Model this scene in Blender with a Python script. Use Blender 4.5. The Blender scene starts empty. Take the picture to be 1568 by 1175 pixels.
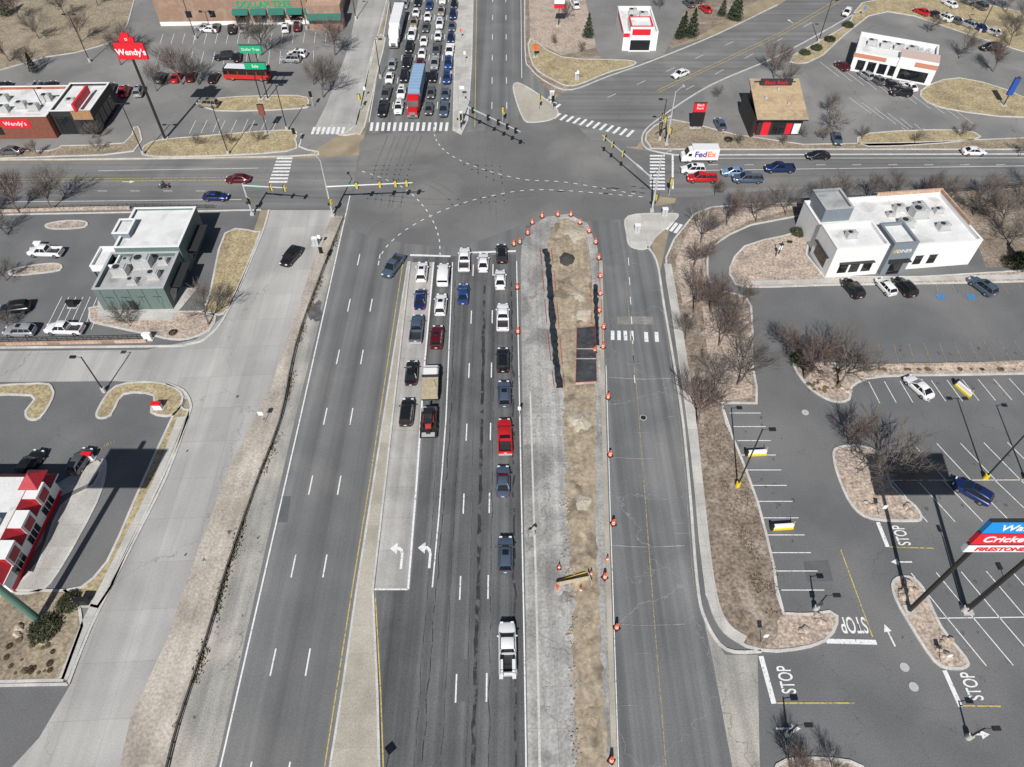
import bpy, math, random, bmesh
from mathutils import Vector, Matrix, noise
random.seed(7)
R=math.radians
sc=bpy.context.scene
# ---------------------------------------------------------------- camera / survey
F=1090.0; PITCH=49.4; H=80.0
TH=R(90-PITCH)
cam=bpy.data.cameras.new("camera"); co=bpy.data.objects.new("camera",cam); sc.collection.objects.link(co)
co.location=(0,0,H); co.rotation_euler=(TH,0,0); cam.lens=F/1568*36; cam.sensor_width=36; cam.clip_end=5000; cam.clip_start=1
sc.camera=co
def P(px,py,z=0.0):
    "survey reading (plan digitised from the drone picture) -> metres on the level z"
    dx=(px-784)/F; dy=-(py-587.5)/F
    wx=dx; wy=dy*math.cos(TH)+math.sin(TH); wz=dy*math.sin(TH)-math.cos(TH)
    t=(H-z)/(-wz)
    return Vector((wx*t,wy*t,z))
# ---------------------------------------------------------------- light
w=bpy.data.worlds.new("World"); sc.world=w; w.use_nodes=True
nt=w.node_tree; bg=nt.nodes["Background"]; sky=nt.nodes.new("ShaderNodeTexSky"); sky.sky_type='NISHITA'; sky.sun_disc=False
SE=43; AZ=8.0
sky.sun_elevation=R(SE); sky.sun_rotation=R(180+AZ)
nt.links.new(sky.outputs[0],bg.inputs[0]); bg.inputs[1].default_value=0.055
sl=bpy.data.lights.new("sun",'SUN'); sl.energy=5.0; sl.angle=R(0.5); sl.color=(1,.975,.935)
so=bpy.data.objects.new("sun",sl); sc.collection.objects.link(so)
d=Vector((math.sin(R(AZ))*math.cos(R(SE)),math.cos(R(AZ))*math.cos(R(SE)),-math.sin(R(SE))))
so.rotation_euler=d.to_track_quat('-Z','Y').to_euler(); so.location=(0,-50,120)
sc.view_settings.view_transform='Standard'
# ---------------------------------------------------------------- materials
MATS={}
def simple(name,col,rough=.6,metal=0,coat=0,var=0.0,vs=3.0):
    if name in MATS: return MATS[name]
    m=bpy.data.materials.new(name); m.use_nodes=True; n=m.node_tree; b=n.nodes["Principled BSDF"]
    b.inputs["Base Color"].default_value=(*col,1); b.inputs["Roughness"].default_value=rough; b.inputs["Metallic"].default_value=metal
    b.inputs["Coat Weight"].default_value=coat; b.inputs["Coat Roughness"].default_value=.08
    if var>0:
        tc=n.nodes.new("ShaderNodeTexCoord"); no=n.nodes.new("ShaderNodeTexNoise"); no.inputs["Scale"].default_value=vs; no.inputs["Detail"].default_value=4
        n.links.new(tc.outputs["Object"],no.inputs["Vector"])
        mr=n.nodes.new("ShaderNodeMapRange"); mr.inputs[1].default_value=.3; mr.inputs[2].default_value=.7; mr.inputs[3].default_value=1-var; mr.inputs[4].default_value=1+var*.6
        n.links.new(no.outputs["Fac"],mr.inputs[0])
        mx=n.nodes.new("ShaderNodeVectorMath"); mx.operation='SCALE'; mx.inputs[0].default_value=col
        n.links.new(mr.outputs[0],mx.inputs["Scale"]); n.links.new(mx.outputs[0],b.inputs["Base Color"])
    MATS[name]=m; return m
def surf(name,c1,c2,scale=.3,c3=None,s3=.06,t3=(.5,.65),rough=.9,fine=.15,fs=6.0,streak=0,ssx=.9,ssy=.012,crack=None,crackcol=(.03,.03,.03),cs=.12,joint=None,bump=.1,rot=0,joint_d=.6,K=1.35):
    k_=lambda c:tuple(min(.8,x*K) for x in c) if c else c
    c1,c2,c3,crackcol=k_(c1),k_(c2),k_(c3),k_(crackcol)
    m=bpy.data.materials.new(name); m.use_nodes=True; n=m.node_tree; N=n.nodes; Lk=n.links.new; b=N["Principled BSDF"]; b.inputs["Roughness"].default_value=rough
    b.inputs["Specular IOR Level"].default_value=.25
    tc=N.new("ShaderNodeTexCoord"); vec=tc.outputs["Object"]
    def noi(sc_,det=4,v=None,dist=0):
        x=N.new("ShaderNodeTexNoise"); x.inputs["Scale"].default_value=sc_; x.inputs["Detail"].default_value=det; x.inputs["Distortion"].default_value=dist; Lk(v or vec,x.inputs["Vector"]); return x.outputs["Fac"]
    def mr(v,a,b_,c,d_):
        x=N.new("ShaderNodeMapRange"); x.inputs[1].default_value=a; x.inputs[2].default_value=b_; x.inputs[3].default_value=c; x.inputs[4].default_value=d_; Lk(v,x.inputs[0]); return x.outputs[0]
    def mix(f,A,B):
        x=N.new("ShaderNodeMix"); x.data_type='RGBA'; Lk(f,x.inputs[0])
        for s,i in ((A,6),(B,7)):
            if isinstance(s,tuple): x.inputs[i].default_value=(*s,1)
            else: Lk(s,x.inputs[i])
        return x.outputs[2]
    def mul(A,f):
        x=N.new("ShaderNodeVectorMath"); x.operation='SCALE'; Lk(A,x.inputs[0]); Lk(f,x.inputs["Scale"]); return x.outputs[0]
    col=mix(mr(noi(scale),.35,.65,0,1),c1,c2)
    if c3: col=mix(mr(noi(s3,6,dist=.6),t3[0],t3[1],0,1),col,c3)
    if streak:
        mp=N.new("ShaderNodeMapping"); mp.inputs["Scale"].default_value=(ssx,ssy,1); mp.inputs["Rotation"].default_value=(0,0,R(rot)); Lk(vec,mp.inputs[0])
        col=mul(col,mr(noi(1.0,4,mp.outputs[0]),.32,.68,1-streak,1+streak))
    if fine:
        col=mul(col,mr(noi(fs,2),.3,.7,1-fine,1+fine))
    if crack:
        x=N.new("ShaderNodeTexVoronoi"); x.feature='DISTANCE_TO_EDGE'; x.inputs["Scale"].default_value=cs
        nn=N.new("ShaderNodeTexNoise"); nn.inputs["Scale"].default_value=.5; nn.inputs["Detail"].default_value=4; Lk(vec,nn.inputs["Vector"])
        ad=N.new("ShaderNodeVectorMath"); ad.operation='MULTIPLY_ADD'; ad.inputs[1].default_value=(4,4,0); Lk(nn.outputs["Color"],ad.inputs[0]); Lk(vec,ad.inputs[2]); Lk(ad.outputs[0],x.inputs["Vector"])
        col=mix(mr(x.outputs["Distance"],0,crack*cs,.75,0),col,crackcol)
    if joint:
        bt=N.new("ShaderNodeTexBrick"); bt.offset=0; bt.inputs["Scale"].default_value=1; bt.inputs["Brick Width"].default_value=joint[0]; bt.inputs["Row Height"].default_value=joint[1]; bt.inputs["Mortar Size"].default_value=.035; bt.inputs["Mortar Smooth"].default_value=.3
        mp=N.new("ShaderNodeMapping"); mp.inputs["Rotation"].default_value=(0,0,R(rot)); Lk(vec,mp.inputs[0]); Lk(mp.outputs[0],bt.inputs["Vector"])
        bt.inputs["Color1"].default_value=(.94,.94,.94,1); bt.inputs["Color2"].default_value=(1.07,1.07,1.07,1); bt.inputs["Mortar"].default_value=(joint_d,)*3+(1,)
        x=N.new("ShaderNodeVectorMath"); x.operation='MULTIPLY'; Lk(col,x.inputs[0]); Lk(bt.outputs["Color"],x.inputs[1]); col=x.outputs[0]
    Lk(col,b.inputs["Base Color"])
    if bump:
        bp=N.new("ShaderNodeBump"); bp.inputs["Strength"].default_value=bump; bp.inputs["Distance"].default_value=.1; Lk(noi(4,4),bp.inputs["Height"]); Lk(bp.outputs[0],b.inputs["Normal"])
    MATS[name]=m; return m
m_ground=surf("dry_soil",(.27,.22,.15),(.20,.17,.12),.3,(.16,.13,.09),.08)
m_road=surf("road_asphalt",(.122,.122,.122),(.103,.104,.104),.15,(.148,.146,.142),.05,(.55,.75),streak=.27,ssx=.5,ssy=.008,fine=.12,rot=-.65,bump=0,K=1.42)
m_roadR=surf("worn_asphalt",(.122,.123,.125),(.10,.102,.104),.15,(.145,.145,.143),.06,(.5,.7),streak=.24,fine=.14,crack=.05,crackcol=(.2,.2,.19),cs=.07,rot=-.65,bump=0,K=1.42)
m_lane=surf("dark_lane_asphalt",(.094,.095,.097),(.074,.075,.077),.2,(.118,.118,.118),.07,(.5,.7),streak=.38,ssx=.9,ssy=.008,fine=.16,rot=-.65,bump=0,K=1.3)
m_cross=surf("street_asphalt",(.134,.133,.131),(.11,.11,.11),.1,(.168,.164,.157),.05,(.5,.7),streak=.18,ssx=.010,ssy=.7,fine=.12,crack=.04,crackcol=(.07,.07,.07),cs=.08,bump=0,K=1.4)
m_inter=surf("intersection_asphalt",(.124,.123,.121),(.098,.098,.098),.08,(.172,.167,.157),.045,(.5,.7),fine=.12,crack=.04,crackcol=(.075,.075,.075),cs=.06,bump=0,K=1.4)
m_lot=surf("parking_asphalt",(.118,.119,.12),(.094,.095,.097),.12,(.14,.139,.137),.05,(.5,.7),fine=.15,crack=.03,crackcol=(.06,.06,.06),cs=.07,bump=0,K=1.38)
m_lotnw=surf("old_parking_asphalt",(.16,.157,.152),(.125,.124,.122),.12,(.2,.195,.185),.05,(.5,.7),fine=.15,crack=.05,crackcol=(.07,.07,.07),cs=.08,bump=0,K=1.42)
m_front=surf("frontage_concrete",(.265,.26,.252),(.228,.225,.218),.12,(.31,.302,.285),.07,(.45,.7),streak=.12,ssx=.5,ssy=.02,fine=.09,crack=.05,crackcol=(.12,.12,.11),cs=.04,joint=(4.6,6.0),rot=-2.8,joint_d=.8,bump=0,K=1.45)
m_shoulder=surf("dirty_shoulder",(.25,.24,.22),(.20,.195,.18),.25,(.31,.29,.255),.12,(.45,.65),fine=.2,crack=.06,crackcol=(.12,.12,.11),cs=.10,streak=.18,ssx=.8,ssy=.05,rot=-1,K=1.4)
m_dirt=surf("roadside_dirt",(.30,.265,.225),(.24,.21,.18),.35,(.37,.335,.29),.12,(.45,.65),fine=.22,fs=3,streak=.15,ssx=.9,ssy=.08)
m_conc=surf("concrete",(.42,.405,.38),(.35,.34,.32),.5,(.30,.285,.26),.15,(.5,.7),fine=.12,joint=(3,3),joint_d=.8,K=1.25)
m_conclane=surf("concrete_lane",(.31,.30,.285),(.26,.25,.24),.3,(.21,.205,.195),.12,(.5,.7),streak=.18,fine=.12,joint=(60,4.6),joint_d=.7)
m_work=surf("broken_concrete",(.32,.312,.297),(.26,.253,.243),.5,(.18,.176,.168),.15,(.5,.62),streak=.22,fine=.2,fs=3,crack=.07,crackcol=(.13,.125,.12),cs=.15,joint=(5,4.2),joint_d=.8,rot=-.65,K=1.25)
m_medtan=surf("median_concrete",(.31,.285,.24),(.26,.24,.20),.4,(.34,.315,.27),.1,(.5,.7),fine=.14,joint=(30,3.2),joint_d=.85)
m_kerb=surf("kerb_concrete",(.47,.455,.43),(.38,.37,.35),.6,fine=.15,joint=(3,3),joint_d=.75,K=1.25)
m_grass=surf("dry_grass",(.33,.275,.165),(.265,.215,.13),.5,(.22,.18,.115),.2,(.5,.65),fine=.34,fs=2.5,bump=.5,K=1.28)
m_grass2=surf("winter_grass",(.27,.225,.16),(.215,.178,.13),.35,(.18,.148,.11),.15,(.5,.65),fine=.35,fs=2.5,bump=.5,K=1.25)
m_mulch=surf("brown_mulch",(.23,.185,.145),(.17,.135,.105),.5,(.29,.245,.20),.2,(.5,.65),fine=.4,fs=2.5,bump=.6,K=1.15)
m_gravel=surf("pink_gravel",(.40,.325,.265),(.32,.26,.215),.8,(.27,.225,.19),.3,(.5,.65),fine=.4,fs=3,bump=.6,K=1.2)
m_sand=surf("construction_dirt",(.33,.275,.20),(.25,.205,.148),.35,(.17,.14,.105),.3,(.54,.64),fine=.22,fs=2.0,bump=.5,streak=.15,ssx=1.2,ssy=.2,K=1.2)
m_sandl=surf("pale_sand",(.40,.36,.29),(.33,.29,.23),.5,fine=.2,fs=2,bump=.5,K=1.2)
def paint(name,col,under,amt):
    return surf(name,col,tuple(c*.88 for c in col),2.0,under,3.0,amt,fine=.08,bump=0,rough=.7,K=1.1)
m_white=paint("white_road_paint",(.74,.74,.73),(.26,.26,.26),(.57,.70))
m_yellow=paint("yellow_road_paint",(.55,.42,.12),(.22,.2,.15),(.50,.62))
m_seal=surf("crack_sealant",(.03,.03,.032),(.05,.05,.052),1.0,(.11,.11,.112),.8,(.5,.6),rough=.6,bump=0,K=1.1)
m_skid=surf("tyre_marks",(.118,.118,.119),(.11,.11,.111),.5,(.135,.134,.133),.3,(.40,.60),bump=0,K=1.28)
m_oil=surf("oil_stain",(.07,.07,.072),(.09,.09,.092),1.5,(.12,.12,.122),1.2,(.45,.6),bump=0,K=1.2)
m_patch=surf("asphalt_patch",(.09,.091,.094),(.105,.106,.108),.5,bump=0,K=1.25)
m_dust=surf("dust",(.20,.193,.178),(.16,.155,.145),.6,(.25,.24,.22),.4,bump=0,K=1.25)
m_black=simple("black_plastic",(.015,.015,.017),.5)
m_steel=simple("galvanised_steel",(.50,.51,.52),.5,.15,var=.1)
m_dark=simple("dark_metal",(.03,.028,.027),.5,.2)
m_wht=simple("white_sign",(.8,.8,.8),.5)
m_red=simple("red_sign",(.68,.015,.03),.45)
m_green=simple("green_sign",(.01,.36,.17),.45)
m_blue=simple("blue_sign",(.01,.26,.70),.45)
m_orange=simple("orange_plastic",(.85,.12,.03),.5)
m_refl=simple("reflective_white",(.8,.8,.8),.4)
m_yel=simple("yellow_paint",(.75,.55,.02),.5)
m_sigy=simple("signal_yellow",(.55,.42,.07),.5)
# ---------------------------------------------------------------- mesh builder
class MB:
    def __init__(s): s.v=[];s.f=[];s.m=[];s.mats=[]
    def mi(s,m):
        if m not in s.mats: s.mats.append(m)
        return s.mats.index(m)
    def add(s,vs,fs,m):
        o=len(s.v); s.v+=[tuple(v) for v in vs]; i=s.mi(m)
        for f in fs: s.f.append([o+k for k in f]); s.m.append(i)
    def box(s,c,sz,m,rz=0,taper=1):
        hx,hy,hz=sz[0]/2,sz[1]/2,sz[2]/2; cr,sr=math.cos(rz),math.sin(rz); vs=[]
        for z,t in ((-hz,1),(hz,taper)):
            for x,y in ((-hx,-hy),(hx,-hy),(hx,hy),(-hx,hy)):
                x*=t;y*=t; vs.append((c[0]+x*cr-y*sr,c[1]+x*sr+y*cr,c[2]+z))
        s.add(vs,[(3,2,1,0),(4,5,6,7),(0,1,5,4),(1,2,6,5),(2,3,7,6),(3,0,4,7)],m)
    def b3(s,x0,x1,y0,y1,z0,z1,m): s.box(((x0+x1)/2,(y0+y1)/2,(z0+z1)/2),(x1-x0,y1-y0,z1-z0),m)
    def tube(s,p,q,r0,r1,m,n=8,cap=True):
        p=Vector(p);q=Vector(q);d=(q-p)
        if d.length<1e-6: return
        d.normalize(); a=d.orthogonal().normalized(); b=d.cross(a); vs=[]
        for c,r in ((p,r0),(q,r1)):
            for i in range(n):
                t=2*math.pi*i/n; vs.append(c+a*math.cos(t)*r+b*math.sin(t)*r)
        fs=[(i,(i+1)%n,n+(i+1)%n,n+i) for i in range(n)]
        if cap: fs+=[tuple(range(n-1,-1,-1)),tuple(range(n,2*n))]
        s.add(vs,fs,m)
    def loft(s,rings,m,cap=True,closed=True):
        n=len(rings[0]); vs=[v for r in rings for v in r]; fs=[]
        for k in range(len(rings)-1):
            for i in range(n if closed else n-1):
                fs.append((k*n+i,k*n+(i+1)%n,(k+1)*n+(i+1)%n,(k+1)*n+i))
        if cap: fs+=[tuple(range(n-1,-1,-1)),tuple(range((len(rings)-1)*n,len(rings)*n))]
        s.add(vs,fs,m)
    def quad(s,a,b,c,d,m): s.add([a,b,c,d],[(0,1,2,3)],m)
    def mesh(s,name,smooth=None,recalc=True):
        me=bpy.data.meshes.new(name); me.from_pydata(s.v,[],s.f)
        for m in s.mats: me.materials.append(m)
        me.polygons.foreach_set("material_index",s.m)
        if recalc:
            bm=bmesh.new(); bm.from_mesh(me); bmesh.ops.recalc_face_normals(bm,faces=bm.faces); bm.to_mesh(me); bm.free()
        if smooth:
            me.polygons.foreach_set("use_smooth",[True]*len(me.polygons)); me.set_sharp_from_angle(angle=R(smooth))
        me.update(); return me
    def obj(s,name,loc=(0,0,0),rz=0,smooth=None): return put(s.mesh(name,smooth),name,loc,rz)
def put(me,name,loc=(0,0,0),rz=0,scale=1):
    o=bpy.data.objects.new(name,me); sc.collection.objects.link(o); o.location=loc; o.rotation_euler=(0,0,rz)
    if scale!=1: o.scale=(scale,)*3
    return o
def text(s,loc,rot,size,m,parent=None,name="lettering",ext=.02,sx=1,bold=0,sy=1):
    c=bpy.data.curves.new(name,'FONT'); c.body=s; c.size=size; c.align_x='CENTER'; c.align_y='CENTER'; c.extrude=ext; c.offset=bold*size
    c.materials.append(m); o=bpy.data.objects.new(name,c); sc.collection.objects.link(o); o.location=loc; o.rotation_euler=rot; o.scale=(sx,sy,1)
    if parent: o.parent=parent
    return o
LV=.005
def sheetW(name,pts,m,z):
    bm=bmesh.new(); vs=[bm.verts.new((p[0],p[1],z)) for p in pts]; f=bm.faces.new(vs); f.normal_update()
    if f.normal.z<0: f.normal_flip()
    bmesh.ops.triangulate(bm,faces=bm.faces)
    me=bpy.data.meshes.new(name); bm.to_mesh(me); bm.free(); me.materials.append(m); return put(me,name)
def cr(pts,n=5,closed=True):
    out=[];L=len(pts)
    for i in range(L if closed else L-1):
        g=lambda k:pts[k%L] if closed else pts[max(0,min(L-1,k))]
        a,b,c,d=g(i-1),g(i),g(i+1),g(i+2)
        for j in range(n):
            t=j/n; out.append(.5*((2*b)+(c-a)*t+(2*a-5*b+4*c-d)*t*t+(-a+3*b-3*c+d)*t**3))
    if not closed: out.append(pts[-1])
    return out
def W(px): return [P(*p) for p in px]
def sheet(name,px,m,lvl,sm=0):
    pts=W(px)
    if sm: pts=cr(pts,sm)
    return sheetW(name,pts,m,lvl*LV)
def offs(pts,dist,closed):
    out=[];L=len(pts)
    for i in range(L):
        a=pts[(i-1)%L] if (closed or i>0) else pts[i]; c=pts[(i+1)%L] if (closed or i<L-1) else pts[i]; b=pts[i]
        d1=(b-a); d2=(c-b)
        if d1.length<1e-6: d1=d2
        if d2.length<1e-6: d2=d1
        d1=d1.normalized(); d2=d2.normalized(); n1=Vector((-d1.y,d1.x,0)); n2=Vector((-d2.y,d2.x,0)); n=n1+n2
        if n.length<.2: n=n1
        n.normalize(); k=1/max(.5,n.dot(n1)); out.append(b+n*dist*k)
    return out
def strip(name,pts,width,z0,z1,m,closed=False,mb=None):
    A=offs(pts,width/2,closed); B=offs(pts,-width/2,closed); own=mb is None
    if own: mb=MB()
    rings=[[(a.x,a.y,z0),(a.x,a.y,z1),(b.x,b.y,z1),(b.x,b.y,z0)] for a,b in zip(A,B)]
    if closed: rings.append(rings[0])
    mb.loft(rings,m,cap=not closed)
    if own: return mb.obj(name)
def kerb(px,width=.3,h=.14,sm=4,m=None,name="kerb"):
    pts=W(px)
    if sm: pts=cr(pts,sm,False)
    return strip(name,pts,width,0,h,m or m_kerb)
def island(name,px,m,sm=4,h=.13,kw=.32,lvl=0):
    pts=W(px)
    if sm: pts=cr(pts,sm)
    o=sheetW(name,pts,m,h-.02+lvl*LV)
    k=strip("kerb",pts,kw,0,h+.01,m_kerb,True); k.parent=o; return o
def ribbon(mb,pts,width,z,m):
    A=offs(pts,width/2,False);B=offs(pts,-width/2,False)
    for i in range(len(pts)-1):
        mb.quad((A[i].x,A[i].y,z),(B[i].x,B[i].y,z),(B[i+1].x,B[i+1].y,z),(A[i+1].x,A[i+1].y,z),m)
# ---------------------------------------------------------------- ground + roads
bm=MB(); bm.quad((-1500,-1500,0),(1500,-1500,0),(1500,1800,0),(-1500,1800,0),m_ground); bm.obj("ground")
sheet("parking_lot",[(-150,326),(400,320),(345,480),(130,960),(60,1250),(-500,1250),(-500,700)],m_lot,1)
sheet("parking_lot",[(1036,300),(1700,262),(1900,700),(2100,1260),(1080,1260),(1060,900),(1010,420)],m_lot,1)
sheet("parking_lot",[(-200,246),(470,238),(545,190),(600,-60),(-500,-60)],m_lotnw,1)
sheet("parking_lot",[(985,238),(1750,238),(1850,-50),(1300,-50),(980,190)],m_lotnw,1.8)
sheet("gravel_lot",[(800,-60),(1260,-60),(1080,50),(860,150),(800,120)],m_mulch,1)
sheet("diagonal_road",[(850,150),(900,118),(960,95),(1090,55),(1190,10),(1290,-60),(1440,-60),(1310,20),(1200,80),(1080,132),(1000,190),(975,225),(890,225)],m_cross,2.6)
sheet("side_street",[(-300,251),(450,243),(570,238),(570,335),(410,322),(-300,331)],m_cross,3)
sheet("side_street",[(1010,237),(1750,236),(1750,268),(1568,275),(1200,290),(1035,304),(1000,300)],m_cross,3.5)
sheet("frontage_road",[(-300,540),(225,536),(300,520),(345,482),(330,600),(284,612),(262,588),(180,584),(-300,587)],m_front,2.4)
sheet("frontage_road",[(412,322),(512,322),(480,400),(440,520),(410,600),(345,730),(300,850),(255,980),(200,1100),(165,1260),(-60,1260),(60,1130),(110,1045),(140,960),(195,850),(255,730),(292,620),(285,590),(320,520),(350,475),(400,360)],m_front,4)
sheet("frontage_road",[(560,-60),(612,-60),(590,20),(566,110),(548,190),(520,207),(480,200),(500,160),(535,70)],m_front,2)
sheet("frontage_road",[(918,330),(1040,310),(995,365),(1005,400),(1017,470),(1042,620),(1055,740),(1068,900),(1090,1020),(1135,1260),(940,1260),(925,540),(918,400)],m_roadR,2.2)
sheet("verge",[(512,322),(533,332),(490,430),(455,530),(432,640),(395,740),(350,870),(318,980),(275,1110),(240,1260),(160,1260),(195,1100),(250,980),(295,850),(340,730),(405,600),(435,520),(475,400)],m_dirt,2)
sheet("road_shoulder",[(530,332),(545,300),(455,660),(322,1260),(240,1260),(275,1110),(318,980),(350,870),(395,740),(432,640),(455,530),(490,430)],m_shoulder,4.8)
sheet("main_road",[(312,1260),(452,640),(540,290),(548,245),(562,195),(598,0),(612,-60),(802,-60),(803,80),(815,115),(850,150),(900,215),(1015,236),(1010,304),(985,335),(922,330),(925,1260)],m_road,5.8)
sheet("intersection",[(543,300),(550,240),(565,205),(690,205),(790,190),(840,150),(905,215),(1012,237),(1007,302),(975,334),(800,345),(700,380),(560,360),(532,340)],m_inter,6.6,2)
sheet("through_lanes",[(632,395),(790,390),(797,560),(806,1260),(572,1260),(576,905),(628,903),(650,640)],m_lane,7.5)
sheet("turn_lane",[(630,402),(664,402),(650,560),(638,740),(625,903),(574,903),(592,740),(612,560)],m_conclane,8.3)
mp=W([(625,402),(628,402),(610,560),(590,740),(571,903),(578,1060),(583,1260),(492,1260),(524,1060),(546,905),(572,740),(600,560)])
sheetW("median",mp,m_medtan,.12); strip("kerb",mp,.25,0,.135,m_kerb,True)
mp=W([(697,-60),(726,-60),(722,100),(716,185),(706,206),(694,200),(696,100)])
sheetW("median",mp,m_conc,.12); strip("kerb",mp,.3,0,.14,m_kerb,True)
# ---- markings
mk=MB()
def line(px,wd=.14,m=None,lv=10,sm=0):
    pts=W(px)
    if sm: pts=cr(pts,sm,False)
    ribbon(mk,pts,wd,lv*LV,m or m_white)
def dash(a,b,ph,wd=.15,per=11.5,ln=3.0,m=None,lv=10):
    A=P(*a);B=P(*b)
    y0,y1=sorted((A.y,B.y)); k=math.ceil((y0-ph)/per); y=ph+k*per
    while y<y1:
        f=lambda yy:A+(B-A)*((yy-A.y)/(B.y-A.y))
        ribbon(mk,[f(y-ln/2),f(y+ln/2)],wd,lv*LV,m or m_white); y+=per
def dcurve(px,wd=.16,per=1.9,ln=.8,lv=10):
    pts=cr(W(px),14,False); acc=0;cur=[pts[0]];on=True
    for i in range(1,len(pts)):
        seg=(pts[i]-pts[i-1]).length; t=0
        while True:
            rem=(ln if on else per-ln)-acc
            if seg-t<rem: acc+=seg-t; cur.append(pts[i]); break
            t+=rem; q=pts[i-1].lerp(pts[i],t/seg); cur.append(q)
            if on and len(cur)>1: ribbon(mk,[cur[0],cur[-1]],wd,lv*LV,m_white)
            on=not on; acc=0; cur=[q]
line([(536,300),(460,640),(318,1260)],.18)
dash((552,385),(366,1260),73.9,.17); dash((583,385),(428,1260),73.9,.17)
line([(617,402),(593,560),(566,740),(539,905),(484,1260)],.13,m_yellow)
line([(575,915),(583,1060),(590,1260)],.14,m_yellow)
line([(664,402),(650,560),(638,740),(625,903)],.24,None,10)
line([(572,903),(625,903)],.2)
line([(693,402),(683,640),(672,790),(662,900)],.17)
dash((725,402),(690,1260),59.6,.17); dash((755,402),(742,1260),59.7,.17)
line([(791,400),(796,640),(803,1000),(807,1260)],.16)
line([(628,391),(690,393)],.45); line([(702,388),(790,385)],.45)
for x0 in (597,620,644,667): dash((765+(x0-765)*.73,-60),(x0,188),150,per=11.5)
dash((753,190),(755,-60),150); dash((776,170),(774,-60),150)
line([(727,195),(731,-60)],.14,m_yellow); line([(799,120),(797,-60)],.14)
line([(565,188),(600,-20)],.14)
def ladder(a0,a1,b0,b1,n,wd=.6,m=None):
    A0,A1,B0,B1=[P(*q) for q in (a0,a1,b0,b1)]
    for i in range(n+1):
        t=i/n; ribbon(mk,[A0.lerp(B0,t),A1.lerp(B1,t)],wd,10*LV,m or m_white)
ladder((568,201),(570,188),(683,201),(685,188),13)
ladder((478,206),(482,195),(524,206),(527,195),6)
ladder((412,279),(440,279),(424,243),(448,243),7)
ladder((995,290),(1018,290),(995,239),(1018,239),10)
ladder((848,182),(858,174),(960,210),(970,200),11)
ladder((822,158),(832,150),(848,168),(858,160),4)
ladder((1020,352),(1030,340),(1040,360),(1050,346),3)
ladder((938,521),(938,507),(968,522),(967,507),3,.55); ladder((990,524),(989,509),(1006,524),(1005,509),1,.6)
line([(1030,238),(1030,290)],.4)
dcurve([(580,400),(592,378),(625,350),(680,322),(745,302),(830,291),(985,302)])
dcurve([(674,392),(671,360),(655,325),(625,293),(590,275),(552,262)])
dcurve([(665,192),(668,215),(690,238),(735,258),(800,275),(870,280),(985,300)])
for a,b in (((1040,243),(1750,242)),((1040,262),(1750,252))): line([a,b],.14)
for i in range(12):
    x=1085+i*55; line([(x,253),(x+14,252.6)],.12)
line([(-200,277),(380,272)],.14,m_yellow); line([(-200,281),(380,276)],.14,m_yellow)
line([(150,262),(395,258)],.12)
line([(-200,312),(370,306)],.12)
for i in range(7): line([(i*50,293),(14+i*50,293)],.12)
line([(1008,142),(1110,95),(1200,52),(1300,-5)],.14,m_yellow); line([(1004,140),(1105,93),(1195,50),(1294,-7)],.14,m_yellow)
for t in range(5): 
    a=(930+t*45,150-t*20); line([a,(a[0]+13,a[1]-6)],.12); a=(1050+t*45,138-t*24); line([a,(a[0]+13,a[1]-7)],.12)
m_yfade=paint("faded_yellow_paint",(.36,.30,.16),(.17,.165,.15),(.42,.58))
line([(958,430),(975,600),(986,740),(1001,940),(1022,1200)],.12,m_yfade)
for i in range(7):
    y=395+i*30; line([(962+i*1.5,y),(963+i*1.5,y+12)],.12,m_white)
line([(1008,420),(1016,480),(1040,640),(1050,740),(1062,900)],.1,m_dust)
line([(928,560),(935,800),(948,1200)],.1)
ladder((1117,633),(1165,633),(1195,904),(1262,904),11,.12)
line([(1107,622),(1150,755),(1200,935)],.12)
ladder((1430,428),(1438,452),(1600,425),(1625,450),7,.11,m_yfade)
ladder((1345,528),(1352,560),(1620,518),(1645,550),12,.10,m_yfade)
ladder((1330,585),(1347,618),(1640,578),(1675,610),13,.11)
ladder((1398,680),(1450,738),(1650,676),(1715,735),7,.12); line([(1365,736),(1720,735)],.11)
ladder((1365,736),(1420,800),(1720,735),(1800,797),9,.12)
ladder((1395,878),(1450,947),(1700,870),(1770,943),8,.12); line([(1435,947),(1790,943)],.12)
ladder((1450,947),(1510,1020),(1770,943),(1840,1015),8,.12)
line([(1287,842),(1336,976)],.14,m_yellow); line([(1190,1077),(1308,1077)],.16,m_yellow); line([(1362,838),(1430,840)],.14,m_yellow); line([(1470,1081),(1532,1082)],.16,m_yellow)
line([(1265,982),(1342,984)],.55); line([(1165,1005),(1185,1078)],.55); line([(1344,800),(1359,838)],.5); line([(1446,1027),(1471,1083)],.5)
m_bluep=paint("blue_bay_paint",(.05,.2,.42),(.15,.18,.22),(.5,.65))
for x,y in ((1440,455),(1487,455)):
    p=P(x,y); mk.quad((p.x-.7,p.y-.7,.051),(p.x+.7,p.y-.7,.051),(p.x+.7,p.y+.7,.051),(p.x-.7,p.y+.7,.051),m_bluep)
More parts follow.
